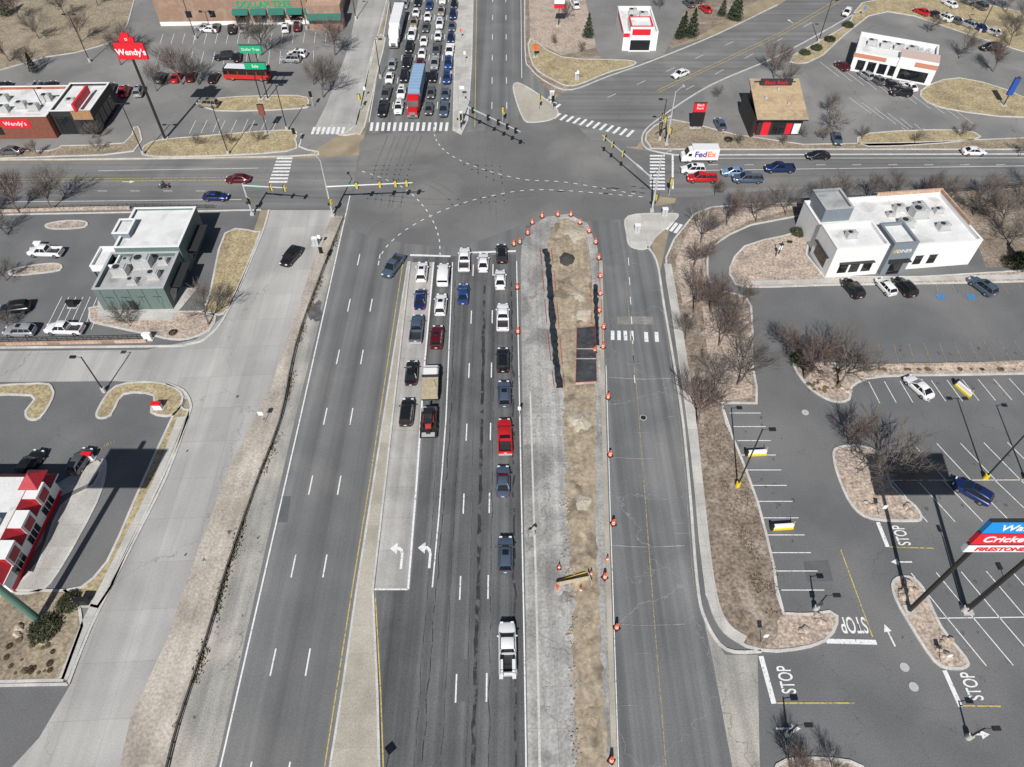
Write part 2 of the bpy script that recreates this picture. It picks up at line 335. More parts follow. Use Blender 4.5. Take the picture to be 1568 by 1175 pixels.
def arrow(px,py,rz,L=2.6,left=False,w_=.18):
    c=P(px,py); z=10.3*LV; r=Matrix.Rotation(rz,3,'Z')
    def q(pts): 
        vs=[(c+r@Vector((x,y,0))) for x,y in pts]; mk.add([(v.x,v.y,z) for v in vs],[tuple(range(len(vs)))],m_white)
    if not left:
        q([(-w_/2,-L/2),(w_/2,-L/2),(w_/2,L/2-.9),(-w_/2,L/2-.9)]); q([(-.45,L/2-.9),(.45,L/2-.9),(0,L/2)])
    else:
        q([(.55,-L/2),(.85,-L/2),(.85,L*.1),(.55,L*.1)]); q([(.55,L*.1),(.85,L*.1),(.7,L*.3),(.3,L*.42),(0,L*.42),(0,L*.28),(.35,L*.25)]); q([(0,L*.6),(0,L*.1),(-.9,L*.35)])
arrow(607,853,0,3.2,True); arrow(650,852,0,3.2,True)
arrow(1362,973,R(8)); arrow(1380,861,R(90)); arrow(1207,1116,R(-90)); arrow(1496,1125,R(-90)); arrow(197,279,R(-90),2.4); arrow(1210,33,R(20),2.4)
for x,y in ((162,683),(165,748),(185,708)):
    text("THRU" if y<700 else "^",P(x,y,.05),(0,0,R(35)),1.0,m_yfade,name="lane_lettering",ext=0)
ladder((245,80),(238,100),(480,78),(480,98),14,.1); ladder((250,52),(245,68),(500,50),(498,66),15,.1)
ladder((70,505),(95,455),(140,505),(160,455),6,.1)
ladder((1255,95),(1285,118),(1450,160),(1490,190),10,.1); ladder((1380,195),(1400,210),(1480,200),(1500,215),6,.1); ladder((1300,150),(1335,175),(1400,190),(1430,215),5,.1)
for k in range(3): ladder((300+k*45,185),(290+k*45,205),(335+k*45,183),(326+k*45,203),2,.1)
mk.obj("road_markings")
for (x,y,rz,s,a,b_) in ((1205,1041,90,1.45,.85,1.5),(1307,956,180,1.5,.85,1.8),(1381,820,90,1.45,.8,1.5),(1489,1051,90,1.45,.85,1.5)):
    p=P(x,y,10.2*LV); text("STOP",p,(0,0,R(rz)),s,m_white,name="stop_marking",ext=0,sx=a,sy=b_,bold=.012)
sm=MB()
def seam(px,wd,amp=.12,lv=9,m=None):
    base=cr(W(px),40,False); pts=[Vector((p.x+amp*noise.noise(Vector((p.y*.35,px[0][0],0)))*2,p.y,0)) for p in base]
    for i in range(len(pts)-1):
        a,b=pts[i],pts[i+1]; w0=wd*(.7+.8*abs(noise.noise(Vector((a.y*.8,px[0][0],2))))); ribbon(sm,[a,b],w0,lv*LV,m or m_seal)
seam([(697,430),(690,640),(668,900),(640,1250)],.14); seam([(742,430),(738,640),(733,850),(722,1250)],.5); seam([(757,430),(755,640),(752,850),(747,1250)],.10)
seam([(712,430),(703,640),(690,900),(672,1250)],.08); seam([(783,430),(786,700),(790,1250)],.3,.2); seam([(726,560),(722,800),(712,1250)],.06)
seam([(676,560),(662,800),(640,1100),(628,1250)],.07)
for _ in range(22):
    y=random.uniform(300,1100); x=random.uniform(945,1035)
    seam([(x,y),(x+random.uniform(8,30),y+random.uniform(-3,3))],.04,.1,9,m_work)
for y in (578,835,955,700): seam([(932,y),(985,y+3),(1048,y+1)],.10,.0,9,m_work)
sm.obj("crack_sealant")
tm=MB()
def tyremark(px,lv=8.9,gap=1.6,wd=.25):
    c=cr(W(px),10,False)
    for s in(-1,1): ribbon(tm,offs(c,s*gap/2,False),wd,lv*LV,m_skid)
for q in ([(745,340),(742,300),(738,260),(738,200)],[(705,335),(690,300),(640,275),(560,270)],[(767,340),(765,300),(758,240),(755,190)],[(600,208),(580,260),(566,320)],[(640,208),(620,260),(606,320)],[(620,208),(600,260),(588,320)],
 [(1000,295),(900,278),(800,262),(700,256),(560,258)],[(560,300),(680,310),(820,300),(1000,288)],[(680,208),(700,240),(780,280),(900,292),(1000,292)]): tyremark(q)
tm.obj("tyre_marks")
st=MB(); rs=random.Random(11)
def blot(px,py,r,m,z,asp=1.5):
    c=P(px,py); n=14; ph=rs.random()*50
    st.add([(c.x+r*(.7+.6*noise.noise(Vector((math.cos(i/n*6.283)*1.3,math.sin(i/n*6.283)*1.3,ph))))*math.cos(i/n*6.283),c.y+r*asp*(.7+.6*noise.noise(Vector((math.cos(i/n*6.283)*1.3,math.sin(i/n*6.283)*1.3,ph))))*math.sin(i/n*6.283),z) for i in range(n)],[tuple(range(n))],m)
for i in range(26): blot(rs.uniform(1125,1215),640+i*10.5,rs.uniform(.12,.35),m_oil,.0125)
for i in range(40): blot(rs.uniform(1380,1560),rs.choice([600,700,770,900,980])+rs.uniform(-12,12),rs.uniform(.1,.4),m_oil,.012+i*.0001)
for i in range(16): blot(rs.uniform(1340,1560),540+rs.uniform(-10,10),rs.uniform(.1,.35),m_oil,.0165+i*.0001)
blot(480,480,1.6,m_oil,.031,2.4); blot(1190,770,.8,m_oil,.019,1); blot(1187,745,.6,m_oil,.0195,1)
for i in range(30): blot(rs.uniform(640,780),rs.uniform(420,1100),rs.uniform(.08,.2),m_oil,.0405+i*.0001,2.5)
for i in range(20): blot(rs.uniform(250,440),rs.uniform(600,1150),rs.uniform(.1,.3),m_oil,.0235+i*.0001,1.5)
st.obj("oil_stains")
for q,m in (([(1196,520),(1225,518),(1228,545),(1198,548)],m_patch),([(1300,640),(1345,638),(1350,665),(1303,667)],m_patch),([(1230,860),(1268,858),(1276,890),(1236,892)],m_patch)):
    sheet("asphalt_patch",q,m,2.6)
sheet("asphalt_patch",[(700,1010),(722,1010),(720,1075),(697,1075)],m_patch,8.2); sheet("asphalt_patch",[(430,760),(446,760),(440,800),(423,800)],m_patch,6.6); sheet("asphalt_patch",[(945,485),(1000,485),(1000,497),(945,497)],m_dust,3)
def manhole(px,py,r=.4):
    mb=MB(); mb.tube((0,0,0),(0,0,.055),r,r,m_dark if px<1200 else m_steel,20); mb.tube((0,0,0),(0,0,.05),r*1.25,r*1.25,m_conc,20); mb.obj("manhole_cover",P(px,py))
for a in ((1385,1022),(1399,1052),(1233,632),(560,985),(985,640)): manhole(*a)
# ---------------------------------------------------------------- kerbs + islands
kerb([(920,400),(922,540),(927,740),(933,940),(944,1260)],.6,.15,3,m_medtan)
kerb([(812,600),(816,740),(822,940),(828,1260)],.25,.06,3,m_kerb)
kerb([(985,372),(1005,400),(1017,470),(1042,620),(1055,740),(1067,890),(1080,950),(1112,995),(1165,998)],.35)
kerb([(412,322),(400,362),(350,475),(320,515),(290,527),(225,531),(-200,534)],.35)
kerb([(105,1048),(140,960),(195,850),(255,730),(288,640),(292,618),(280,598),(255,588)],.35)
kerb([(-100,1052),(105,1048)],.3,sm=0)
kerb([(-200,247),(440,240),(458,225),(462,205)],.3)
kerb([(400,322),(-200,333)],.3,sm=0)
kerb([(545,195),(565,110),(600,-30)],.3,sm=0)
kerb([(804,-60),(804,75),(812,105),(840,128),(875,138),(930,118),(1000,93),(1100,52),(1190,8)],.3)
kerb([(1035,238),(990,228),(985,205),(1015,178),(1090,130),(1200,82),(1320,15)],.3)
kerb([(1035,238),(1300,237),(1750,236)],.3,sm=0)
island("traffic_island",[(962,332),(1020,328),(1038,332),(1005,362),(990,381),(966,378),(960,360)],m_conc)
island("corner_island",[(786,135),(800,130),(850,165),(848,182),(815,188),(800,180)],m_medtan)
island("mulch_verge",[(1020,395),(1050,345),(1090,318),(1235,312),(1240,328),(1150,345),(1095,375),(1083,400),(1090,440),(1130,452),(1150,470),(1152,560),(1158,618),(1105,618),(1130,690),(1160,770),(1185,870),(1200,940),(1270,937),(1281,955),(1262,982),(1215,995),(1165,996),(1120,975),(1082,910),(1064,740),(1050,620),(1028,470)],m_mulch,2)
strip("pavement",cr(W([(1022,405),(1034,475),(1056,620),(1069,740),(1086,890),(1106,955),(1140,982)]),5,False),1.25,.0,.145,m_conc)
sheet("gravel_bed",[(1196,943),(1268,940),(1278,957),(1260,979),(1215,991),(1172,992),(1190,975)],m_gravel,27,3)
sheet("gravel_bed",[(1105,615),(1152,610),(1150,500),(1130,470),(1075,470),(1085,560)],m_gravel,26)
sheet("gravel_bed",[(1034,400),(1055,350),(1090,322),(1230,316),(1145,340),(1092,370),(1078,400),(1084,445),(1045,468)],m_gravel,26)
sheet("concrete_apron",[(1072,920),(1084,960),(1110,1003),(1160,1003),(1165,1260),(1137,1260),(1093,1020)],m_shoulder,3)
island("restaurant_verge",[(1118,410),(1140,378),(1200,362),(1240,358),(1262,425),(1568,415),(1700,410),(1700,428),(1268,437),(1145,440),(1122,428)],m_gravel,2)
sheet("pavement",[(1150,431),(1262,428),(1700,418),(1700,425),(1268,435),(1148,438)],m_conc,26)
sheet("gravel_bed",[(1430,295),(1700,275),(1700,405),(1510,410),(1495,370)],m_mulch,4)
sheet("gravel_bed",[(1235,312),(1430,297),(1700,270),(1700,285),(1440,305),(1240,325)],m_mulch,4.9)
island("planting_island",[(1215,560),(1235,555),(1335,560),(1500,556),(1700,552),(1700,568),(1500,574),(1350,577),(1305,592),(1300,612),(1275,615),(1240,595)],m_gravel,3)
island("planting_island",[(1283,686),(1320,684),(1350,700),(1365,745),(1400,775),(1410,794),(1395,798),(1335,795),(1305,775),(1285,735),(1276,700)],m_gravel,3)
island("planting_island",[(1368,890),(1390,884),(1412,900),(1440,960),(1478,1008),(1478,1022),(1455,1024),(1430,1012),(1395,960),(1370,915)],m_gravel,3)
island("planting_island",[(1190,1172),(1250,1162),(1320,1175),(1310,1230),(1190,1230)],m_gravel,3)
island("lawn_verge",[(345,358),(392,356),(395,366),(352,468),(330,482),(312,478),(322,450)],m_grass,3)
island("planting_island",[(72,344),(100,339),(130,340),(130,348),(100,351),(75,350)],m_gravel,3)
island("planting_island",[(18,414),(60,406),(90,405),(92,414),(60,419),(20,422)],m_gravel,3)
island("cafe_verge",[(138,478),(150,470),(262,478),(312,478),(330,486),(320,506),(290,519),(262,520),(235,514),(160,498),(140,492)],m_gravel,2)
sheet("pavement",[(150,440),(305,440),(262,492),(150,490)],m_conc,26)
island("planting_island",[(-60,596),(60,588),(80,596),(80,612),(62,640),(44,642),(40,630),(48,606),(-60,606)],m_grass,3)
island("planting_island",[(150,640),(152,625),(178,592),(230,586),(262,592),(280,608),(266,636),(232,632),(236,606),(190,604),(170,636)],m_grass,3)
island("lawn_verge",[(266,636),(282,628),(288,640),(250,730),(192,850),(150,930),(100,905),(125,900),(165,860),(205,770)],m_grass,2)
sheet("pavement",[(272,640),(286,638),(246,735),(190,852),(138,960),(104,1042),(90,1040),(125,955),(178,850),(236,735)],m_conc,28)
island("lawn_verge",[(-200,905),(100,905),(122,930),(126,960),(96,1042),(-200,1050)],m_grass2,0)
sheet("pavement",[(-60,905),(10,900),(65,830),(80,770),(95,760),(140,740),(158,712),(150,705),(90,740),(-60,745)],m_conc,24)
island("pavement",[(20,905),(60,860),(95,775),(145,742),(158,705),(162,720),(148,770),(90,875),(60,905)],m_conc,3)
island("dry_lawn",[(-80,-60),(185,-60),(195,40),(150,72),(70,88),(-80,105)],m_grass2,2)
island("lawn_verge",[(222,238),(232,218),(300,210),(440,200),(452,215),(440,232),(300,240)],m_grass,3)
island("lawn_verge",[(325,152),(455,147),(472,160),(455,167),(330,170)],m_grass,3)
island("lawn_verge",[(-80,232),(75,232),(95,224),(190,220),(205,196),(214,200),(205,232),(90,240),(-80,244)],m_grass2,2)
island("verge",[(520,207),(545,192),(560,130),(575,60),(590,60),(578,110),(558,195),(545,205)],m_medtan,2)
island("corner_lawn",[(812,60),(860,88),(960,93),(970,100),(930,112),(878,132),(845,122),(816,100)],m_grass,3)
sheet("gravel_bed",[(808,-60),(930,-60),(925,70),(860,85),(812,60)],m_gravel,2)
sheet("burger_driveway",[(905,-60),(1060,-60),(1030,60),(1000,90),(950,95),(915,80)],m_lotnw,3,2)
island("lawn_verge",[(1215,85),(1300,38),(1320,5),(1420,-5),(1568,20),(1640,60),(1568,80),(1400,25),(1330,25),(1260,85),(1222,98)],m_grass,2)
island("lawn_verge",[(990,205),(1020,185),(1060,190),(1230,222),(1568,212),(1700,215),(1700,228),(1300,229),(1030,229),(995,224)],m_grass2,2)
island("lawn_verge",[(1410,140),(1470,120),(1568,150),(1568,180),(1440,165)],m_grass,3)
island("lawn_verge",[(1330,205),(1470,200),(1490,215),(1330,225)],m_grass,3)
# ---------------------------------------------------------------- construction
sheet("broken_concrete_median",[(797,400),(800,372),(815,345),(838,332),(870,328),(900,343),(915,380),(918,440),(924,600),(938,1260),(810,1260),(801,700)],m_work,9.2)
def terrain(name,Lp,Rp,m,nx=14,ny=90,amp=.25,base=.06,seed=0):
    L_=cr(W(Lp),10,False); R_=cr(W(Rp),10,False)
    def samp(a,t): k=t*(len(a)-1); i=min(int(k),len(a)-2); return a[i].lerp(a[i+1],k-i)
    vs=[];fs=[]
    for j in range(ny+1):
        t=j/ny; a=samp(L_,t); b=samp(R_,t)
        for i in range(nx+1):
            s=i/nx; p=a.lerp(b,s); e=min(1,4*min(s,1-s)+.0)
            jx=.45*noise.noise(Vector((p.x*.6,p.y*.9,seed)))
            z=.05+e*(base+amp*abs(noise.noise(Vector((p.x*.35,p.y*.35,seed)))*1.4)+.12*noise.noise(Vector((p.x*1.3,p.y*1.3,seed+4)))+.05*noise.noise(Vector((p.x*4,p.y*4,3))))
            if i in(0,nx): z=.048
            vs.append((p.x+jx,p.y,max(.048,z)))
    for j in range(ny):
        for i in range(nx):
            a=j*(nx+1)+i; fs.append((a,a+1,a+nx+2,a+nx+1))
    mb=MB(); mb.add(vs,fs,m); return mb.obj(name,smooth=60)
terrain("excavated_dirt",[(862,336),(845,348),(838,385),(846,430),(852,520),(862,598),(862,640),(866,700),(868,780),(874,860),(876,960),(880,1100),(885,1250)],[(870,336),(893,350),(904,400),(908,450),(914,500),(914,600),(912,700),(914,850),(916,900),(920,1000),(926,1100),(934,1250)],m_sand,20,230,.22,.06)
mb=MB()
def crumple(px,wd,m,seed,hh=.4):
    pts=cr(W(px),12,False); A=offs(pts,wd/2,False);B=offs(pts,-wd/2,False)
    rings=[]
    for i,(a,b) in enumerate(zip(A,B)):
        r=[]
        for k in range(6):
            p=a.lerp(b,k/5); n_=noise.noise(Vector((p.x*1.2,p.y*1.2,seed))); r.append((p.x+n_*.35,p.y+n_*.3,.42+abs(n_)*hh))
        rings.append(r)
    mb.loft(rings,m,cap=False,closed=False)
m_silt=simple("black_sheeting",(.03,.034,.04),.4,var=.6,vs=1.2); m_tape=simple("red_tape",(.42,.05,.05),.6)
crumple([(835,384),(841,430),(846,500),(852,560),(857,597)],1.0,m_silt,1); crumple([(911,440),(913,490),(914,532)],.75,m_silt,5)
for q in ([(827,384),(832,440),(838,510),(848,596)],[(844,384),(850,440),(857,520),(864,596)],[(918,430),(921,480),(922,540)],[(904,440),(906,500)]):
    c=cr(W(q),6,False)
    for i in range(len(c)-1):
        if i%4!=3: mb.tube((c[i].x,c[i].y,.5),(c[i+1].x,c[i+1].y,.5),.05,.05,m_tape,4)
mb.obj("black_sheeting")
m_mem=simple("dusty_membrane",(.055,.058,.063),.6,var=.45,vs=.9)
mb=MB(); pts=W([(883,506),(911,504),(913,588),(881,590)])
nx,ny=12,22; vs=[];fs=[]
for j in range(ny+1):
    for i in range(nx+1):
        p=pts[0].lerp(pts[1],i/nx).lerp(pts[3].lerp(pts[2],i/nx),j/ny); vs.append((p.x,p.y,.56+.08*noise.noise(Vector((p.x*1.5,p.y*1.5,8)))))
for j in range(ny):
    for i in range(nx): a=j*(nx+1)+i; fs.append((a,a+1,a+nx+2,a+nx+1))
mb.add(vs,fs,m_mem)
for i in range(4):
    a=pts[i];b=pts[(i+1)%4]; mb.tube((a.x,a.y,.66),(b.x,b.y,.66),.035,.035,m_tape,5); mb.quad((a.x,a.y,.04),(b.x,b.y,.04),(b.x,b.y,.56),(a.x,a.y,.56),m_dirt)
for t in (.42,.6): 
    a=pts[0].lerp(pts[3],t); b=pts[1].lerp(pts[2],t); mb.box(((a.x+b.x)/2,(a.y+b.y)/2,.68),((b-a).length,.18,.06),m_dirt)
mb.obj("covered_formwork")
def rubble(px,py,r,n,m,name,h=.15):
    c=P(px,py); mb=MB()
    for _ in range(n):
        a=random.uniform(0,6.28); q=r*math.sqrt(random.random()); s=random.uniform(.06,.24)
        mb.box((q*math.cos(a)*.6,q*math.sin(a)*2.2,.05+s*.3+h*max(0,1-q/r)*random.random()),(s,s*random.uniform(.6,1.4),s*.6),m,random.uniform(0,3),random.uniform(.6,1))
    mb.obj(name,c)
def pile(px,py,r,h,m,name):
    mb=MB(); rings=[]; n=28
    for k in range(9):
        t=k/8; rr=r*(1-t)**.8 if k<8 else .05; ring=[]
        for i in range(n):
            a=6.283*i/n; q=rr*(1+.35*noise.noise(Vector((math.cos(a)*2,math.sin(a)*2,px+t*2)))); ring.append((q*math.cos(a),q*math.sin(a)*1.3,.04+h*t*(1+.3*noise.noise(Vector((math.cos(a)*2+t*3,math.sin(a)*2,py))))))
        rings.append(ring)
    mb.loft(rings,m); mb.obj(name,P(px,py),smooth=50)
pile(868,398,1.5,.9,simple("dark_soil",(.06,.055,.05),.95,var=.4),"soil_pile")
pile(887,646,1.8,.7,m_sandl,"sand_pile"); pile(893,480,1.5,.6,m_sandl,"sand_pile"); pile(890,800,1.7,.5,m_sand,"sand_pile"); pile(886,730,1.3,.4,m_sand,"sand_pile"); pile(868,925,1.2,.5,m_work,"rubble_pile"); pile(880,360,2.2,.5,m_sandl,"sand_pile"); pile(888,430,2.0,.45,m_sand,"sand_pile"); pile(885,455,1.4,.5,m_sandl,"sand_pile"); pile(893,770,1.2,.4,m_sandl,"sand_pile"); pile(898,960,1.3,.4,m_sand,"sand_pile"); pile(905,1100,1.2,.35,m_sand,"sand_pile")
for a in ((862,685),(868,850),(878,900),(874,990),(880,1060),(882,1130),(866,640),(890,560),(885,430),(866,780),(868,730),(872,820),(876,940),(905,620),(900,380)): rubble(*a,1.3,26,m_work if a[1]%3 else m_sandl,"rubble")
mb=MB(); mb.box((0,0,.55),(4.0,.12,.8),simple("plywood",(.5,.42,.30),.7,var=.25),R(12)); mb.box((-1.9,-.6,.4),(.12,.7,.7),m_orange,R(12)); mb.box((0,.7,.3),(3.4,.1,.2),m_sigy,R(18)); mb.box((2,.2,.6),(.1,1.4,.9),m_sandl,R(12)); mb.obj("plywood_barrier",P(877,893,0))
mb=MB(); mb.box((0,0,.4),(1.0,.7,.7),m_work,.3,.7); mb.box((.3,.3,.85),(.5,.4,.3),m_conc,.8,.8); mb.obj("concrete_block",P(814,818))
for x,y in ((822,622),(808,724),(812,782)):
    text("x",P(x,y,.052),(0,0,.3),1.2,m_yfade,name="survey_marking",ext=0)
def cone_mesh():
    mb=MB(); mb.box((0,0,.05),(.55,.55,.08),m_black)
    prof=[(.22,.09),(.17,.3),(.13,.5),(.09,.7),(.05,.9)]
    mats=[m_orange,m_refl,m_orange,m_orange]
    for i in range(4): mb.tube((0,0,prof[i][1]),(0,0,prof[i+1][1]),prof[i][0],prof[i+1][0],mats[i],14,i==3)
    return mb.mesh("traffic_cone",40)
def barrel_mesh():
    mb=MB(); mb.box((0,0,.06),(.7,.7,.1),m_black)
    z=.1
    for i,(h,m) in enumerate(((.26,m_orange),(.11,m_refl),(.2,m_orange),(.11,m_refl),(.30,m_orange))):
        mb.tube((0,0,z),(0,0,z+h),.27-.02*i,.25-.02*i,m,16,i==4); z+=h
    mb.box((0,0,z+.06),(.25,.06,.12),m_orange)
    return mb.mesh("traffic_barrel",40)
cm=cone_mesh(); bmn=barrel_mesh()
for a in ((796,373),(808,359),(815,343),(830,333),(854,331),(874,331),(888,343),(902,356),(912,373),(917,397),(919,425),(919,452),(917,478),(924,503),(923,533),(931,610),(934,698),(939,803),(944,962),(936,1165),(792,442),(793,510),(787,376),(926,885),(910,540)): put(bmn,"traffic_barrel",P(*a,.045),random.random())
for a in ((856,870),(905,880),(930,858),(889,905)): put(cm,"traffic_cone",P(*a,.045))
# ---------------------------------------------------------------- vehicles
PA={'white':(.78,.78,.78),'black':(.012,.012,.014),'grey':(.13,.135,.14),'silver':(.42,.43,.45),'red':(.50,.012,.015),'maroon':(.14,.01,.015),'navy':(.015,.035,.13),'blue':(.025,.08,.28),'slate':(.10,.14,.20),'lblue':(.25,.38,.55),'tan':(.38,.33,.25)}
m_glass=simple("tinted_glass",(.012,.014,.017),.06,0,.5)
m_tyre=simple("tyre_rubber",(.02,.02,.02),.8); m_hub=simple("alloy_wheel",(.4,.4,.42),.35,.7)
m_head=simple("headlight",(.75,.77,.8),.15); m_tail=simple("tail_light",(.40,.01,.01),.25); m_trim=simple("car_trim",(.03,.03,.032),.55); m_plate=simple("number_plate",(.6,.62,.6),.5)
def wheels(mb,xs,ys,r=.34,wd=.24):
    for y in ys:
        for s in (-1,1):
            mb.tube((s*(xs-wd),y,r),(s*xs,y,r),r,r,m_tyre,16); mb.tube((s*(xs-.05),y,r),(s*(xs+.012),y,r),r*.6,r*.5,m_hub,12)
def ring(w,y,zb,zt,cr_=.04):
    return [(-w*.9,y,zb),(-w,y,zb+.16),(-w,y,(zb+zt)/2),(-w*.985,y,zt-.12),(-w*.87,y,zt-.01),(-w*.45,y,zt+cr_*.8),(w*.45,y,zt+cr_*.8),(w*.87,y,zt-.01),(w*.985,y,zt-.12),(w,y,(zb+zt)/2),(w,y,zb+.16),(w*.9,y,zb)]
def cabin(mb,yb0,yb1,yr0,yr1,wb,wr,zb,zr,pm,pillars=(0,)):
    B=[(-wb,yb0),(wb,yb0),(wb,yb1),(-wb,yb1)]; T=[(-wr,yr0),(wr,yr0),(wr,yr1),(-wr,yr1)]
    c=lambda x,y,z:Vector((x,y,z))
    b=[c(x,y,zb) for x,y in B]; t=[c(x,y,zr-.05) for x,y in T]
    for i in range(4): mb.quad(b[i],b[(i+1)%4],t[(i+1)%4],t[i],m_glass)
    ys=[yr0-.03,yr0+.15,(yr0+yr1)/2,yr1-.15,yr1+.03]; zs=[zr-.06,zr,zr+.03,zr,zr-.06]
    mb.loft([[(-wr-.02,y,z-.06),(-wr*.93,y,z),(0,y,z+.035),(wr*.93,y,z),(wr+.02,y,z-.06)] for y,z in zip(ys,zs)],pm,closed=False,cap=False)
    for i in range(4): mb.tube(b[i],t[i],.055,.05,pm,6,False)
    for f in pillars:
        for s in (-1,1):
            y=yb0+(yb1-yb0)*f; y2=yr0+(yr1-yr0)*f
            mb.tube((s*wb*1.003,y,zb),(s*wr*1.01,y2,zr-.05),.045,.04,pm,4,False)
def car_mesh(kind,cname):
    col=PA[cname]; pm=simple("car_paint_"+cname,col,.28,.35 if cname not in('white','black','red') else 0,.6)
    mb=MB()
    if kind=='sedan':
        st=[(-2.36,.66,.42,.66),(-2.31,.80,.30,.86),(-2.0,.89,.22,.95),(-1.2,.92,.2,.96),(0,.92,.2,.94),(1.0,.92,.2,.93),(1.6,.90,.2,.85),(2.05,.86,.22,.75),(2.28,.76,.28,.64),(2.36,.58,.36,.52)]
        mb.loft([ring(w,y,zb,zt) for y,w,zb,zt in st],pm); cabin(mb,-1.85,1.1,-1.1,.25,.80,.60,.93,1.45,pm,(.5,.16)); wheels(mb,.925,(-1.42,1.45)); L=2.36;hz=.66;W_=.92
    elif kind=='hatch':
        st=[(-2.1,.70,.40,.80),(-2.05,.82,.28,.98),(-1.6,.89,.2,1.0),(0,.90,.2,.97),(.95,.90,.2,.95),(1.5,.88,.2,.87),(1.85,.82,.24,.74),(2.05,.62,.34,.58)]
        mb.loft([ring(w,y,zb,zt) for y,w,zb,zt in st],pm); cabin(mb,-2.0,1.1,-1.6,.3,.78,.60,.96,1.52,pm,(.55,.25)); wheels(mb,.90,(-1.3,1.3)); L=2.08;hz=.7;W_=.9
    elif kind=='suv':
        st=[(-2.38,.74,.45,.95),(-2.33,.86,.35,1.08),(-2.0,.94,.26,1.10),(0,.96,.24,1.08),(1.1,.95,.24,1.06),(1.7,.93,.24,1.0),(2.1,.88,.28,.90),(2.32,.78,.34,.76),(2.38,.6,.42,.6)]
        mb.loft([ring(w,y,zb,zt) for y,w,zb,zt in st],pm); cabin(mb,-2.3,1.15,-2.0,.4,.84,.67,1.07,1.74,pm,(.6,.3)); wheels(mb,.955,(-1.42,1.45),.38)
        for s in(-1,1): mb.tube((s*.62,-1.8,1.80),(s*.62,.2,1.80),.025,.025,m_trim,5)
        mb.b3(-.38,.38,-.6,.1,1.802,1.812,m_glass)
        L=2.38;hz=.85;W_=.95
    elif kind=='pickup':
        st=[(-.75,.98,.3,1.15),(0,.99,.3,1.14),(1.2,.98,.3,1.13),(1.9,.97,.3,1.1),(2.5,.94,.32,1.02),(2.8,.86,.36,.9),(2.9,.7,.42,.7)]
        mb.loft([ring(w,y,zb,zt) for y,w,zb,zt in st],pm); cabin(mb,-.72,1.55,-.5,.75,.86,.70,1.13,1.86,pm,(.5,))
        mb.b3(-.98,.98,-2.88,-.76,.45,.62,pm); mb.b3(-.98,-.83,-2.88,-.76,.62,1.17,pm); mb.b3(.83,.98,-2.88,-.76,.62,1.17,pm); mb.b3(-.83,.83,-2.88,-2.78,.62,1.15,pm); mb.b3(-.82,.82,-2.775,-.77,.622,.66,m_trim)
        mb.b3(-.9,.9,-3.02,-2.885,.42,.6,m_steel); wheels(mb,.985,(-1.95,1.85),.40,.27); L=2.9;hz=.9;W_=.96
    elif kind=='van':
        st=[(-2.7,.86,.35,1.1),(-2.6,.96,.3,1.16),(0,.98,.28,1.16),(1.6,.97,.28,1.12),(2.2,.92,.3,1.0),(2.55,.84,.35,.85),(2.65,.65,.42,.65)]
        mb.loft([ring(w,y,zb,zt) for y,w,zb,zt in st],pm); cabin(mb,-2.6,1.95,-2.5,.95,.90,.78,1.14,2.05,pm,(.75,.5,.25)); 
        mb.b3(-.905,.905,-2.55,-.2,1.2,1.98,pm); wheels(mb,.975,(-1.6,1.7),.37); L=2.68;hz=.85;W_=.95
    rear=-(2.9 if kind=='pickup' else L)
    for s in(-1,1):
        mb.box((s*.62*W_,L-.09,hz),(.36,.16,.13),m_head); mb.box((s*.76*W_,rear+.05,hz+.12),(.22,.12,.2),m_tail)
        mb.box((s*(W_+.08),(.72 if kind!='pickup' else 1.15) if kind!='van' else 1.5,1.0 if kind in('sedan','hatch') else 1.2),(.2,.12,.14),pm)
    mb.box((0,rear-.0,hz-.1),(.4,.06,.14),m_plate); mb.box((0,L-.02,.45),(1.1,.1,.18),m_trim); mb.box((0,L-.04,hz-.02),(.7,.1,.1),m_trim)
    return mb.mesh(kind+"_body",38)
CM={}; NAME={'sedan':'sedan_car','hatch':'hatchback_car','suv':'suv_car','pickup':'pickup_truck','van':'passenger_van'}
def car(kind,c,px,py,rz=0,z=.05,world=None):
    k=(kind,c)
    if k not in CM: CM[k]=car_mesh(kind,c)
    if world is not None: p=Vector(world)
    else:
        p=P(px,py,.8)
    p.z=z; return put(CM[k],NAME[kind],p,R(rz+random.uniform(-1,1)))
for a in (('suv','white',646,416),('sedan','navy',643,457),('pickup','slate',638,503),('sedan','black',630,570),('suv','black',623,631),
 ('van','white',679,420),('suv','white',675,466),('suv','maroon',669,516),('pickup','white',711,397),('sedan','blue',709,449),('sedan','white',740,401),
 ('suv','black',768,388),('sedan','white',766,427),('pickup','white',770,485),('suv','black',770,551),('suv','slate',772,603),('pickup','red',773,668),('sedan','slate',770,736),('suv','slate',774,849),('pickup','white',777,992)): car(*a,1)
car('pickup','slate',602,407,160); car('suv','black',445,393,158)
cols=['white']*6+['black']*6+['silver','grey','grey','red','blue','navy','maroon','white','slate','tan']
Y0=P(600,182).y
for li,x0 in enumerate((585,609,632,656,679)):
    y=Y0+2.8
    if li==2: y=Y0+23
    if li==1: y+=.5
    while y<238:
        kind=random.choice(['sedan','suv','suv','pickup','sedan','hatch'])
        if li==0 and 176<y+3<201: y=203; continue
        b=P(x0,182); t=P(765+(x0-765)*(630)/(872),-60); s=(y-b.y)/(t.y-b.y); p=b.lerp(t,s)
        cc=random.choice(cols) if li!=4 else random.choice(['blue','navy','slate','black','blue','white'])
        car(kind,cc,0,0,180,world=p); y+=random.uniform(6.4,7.8)
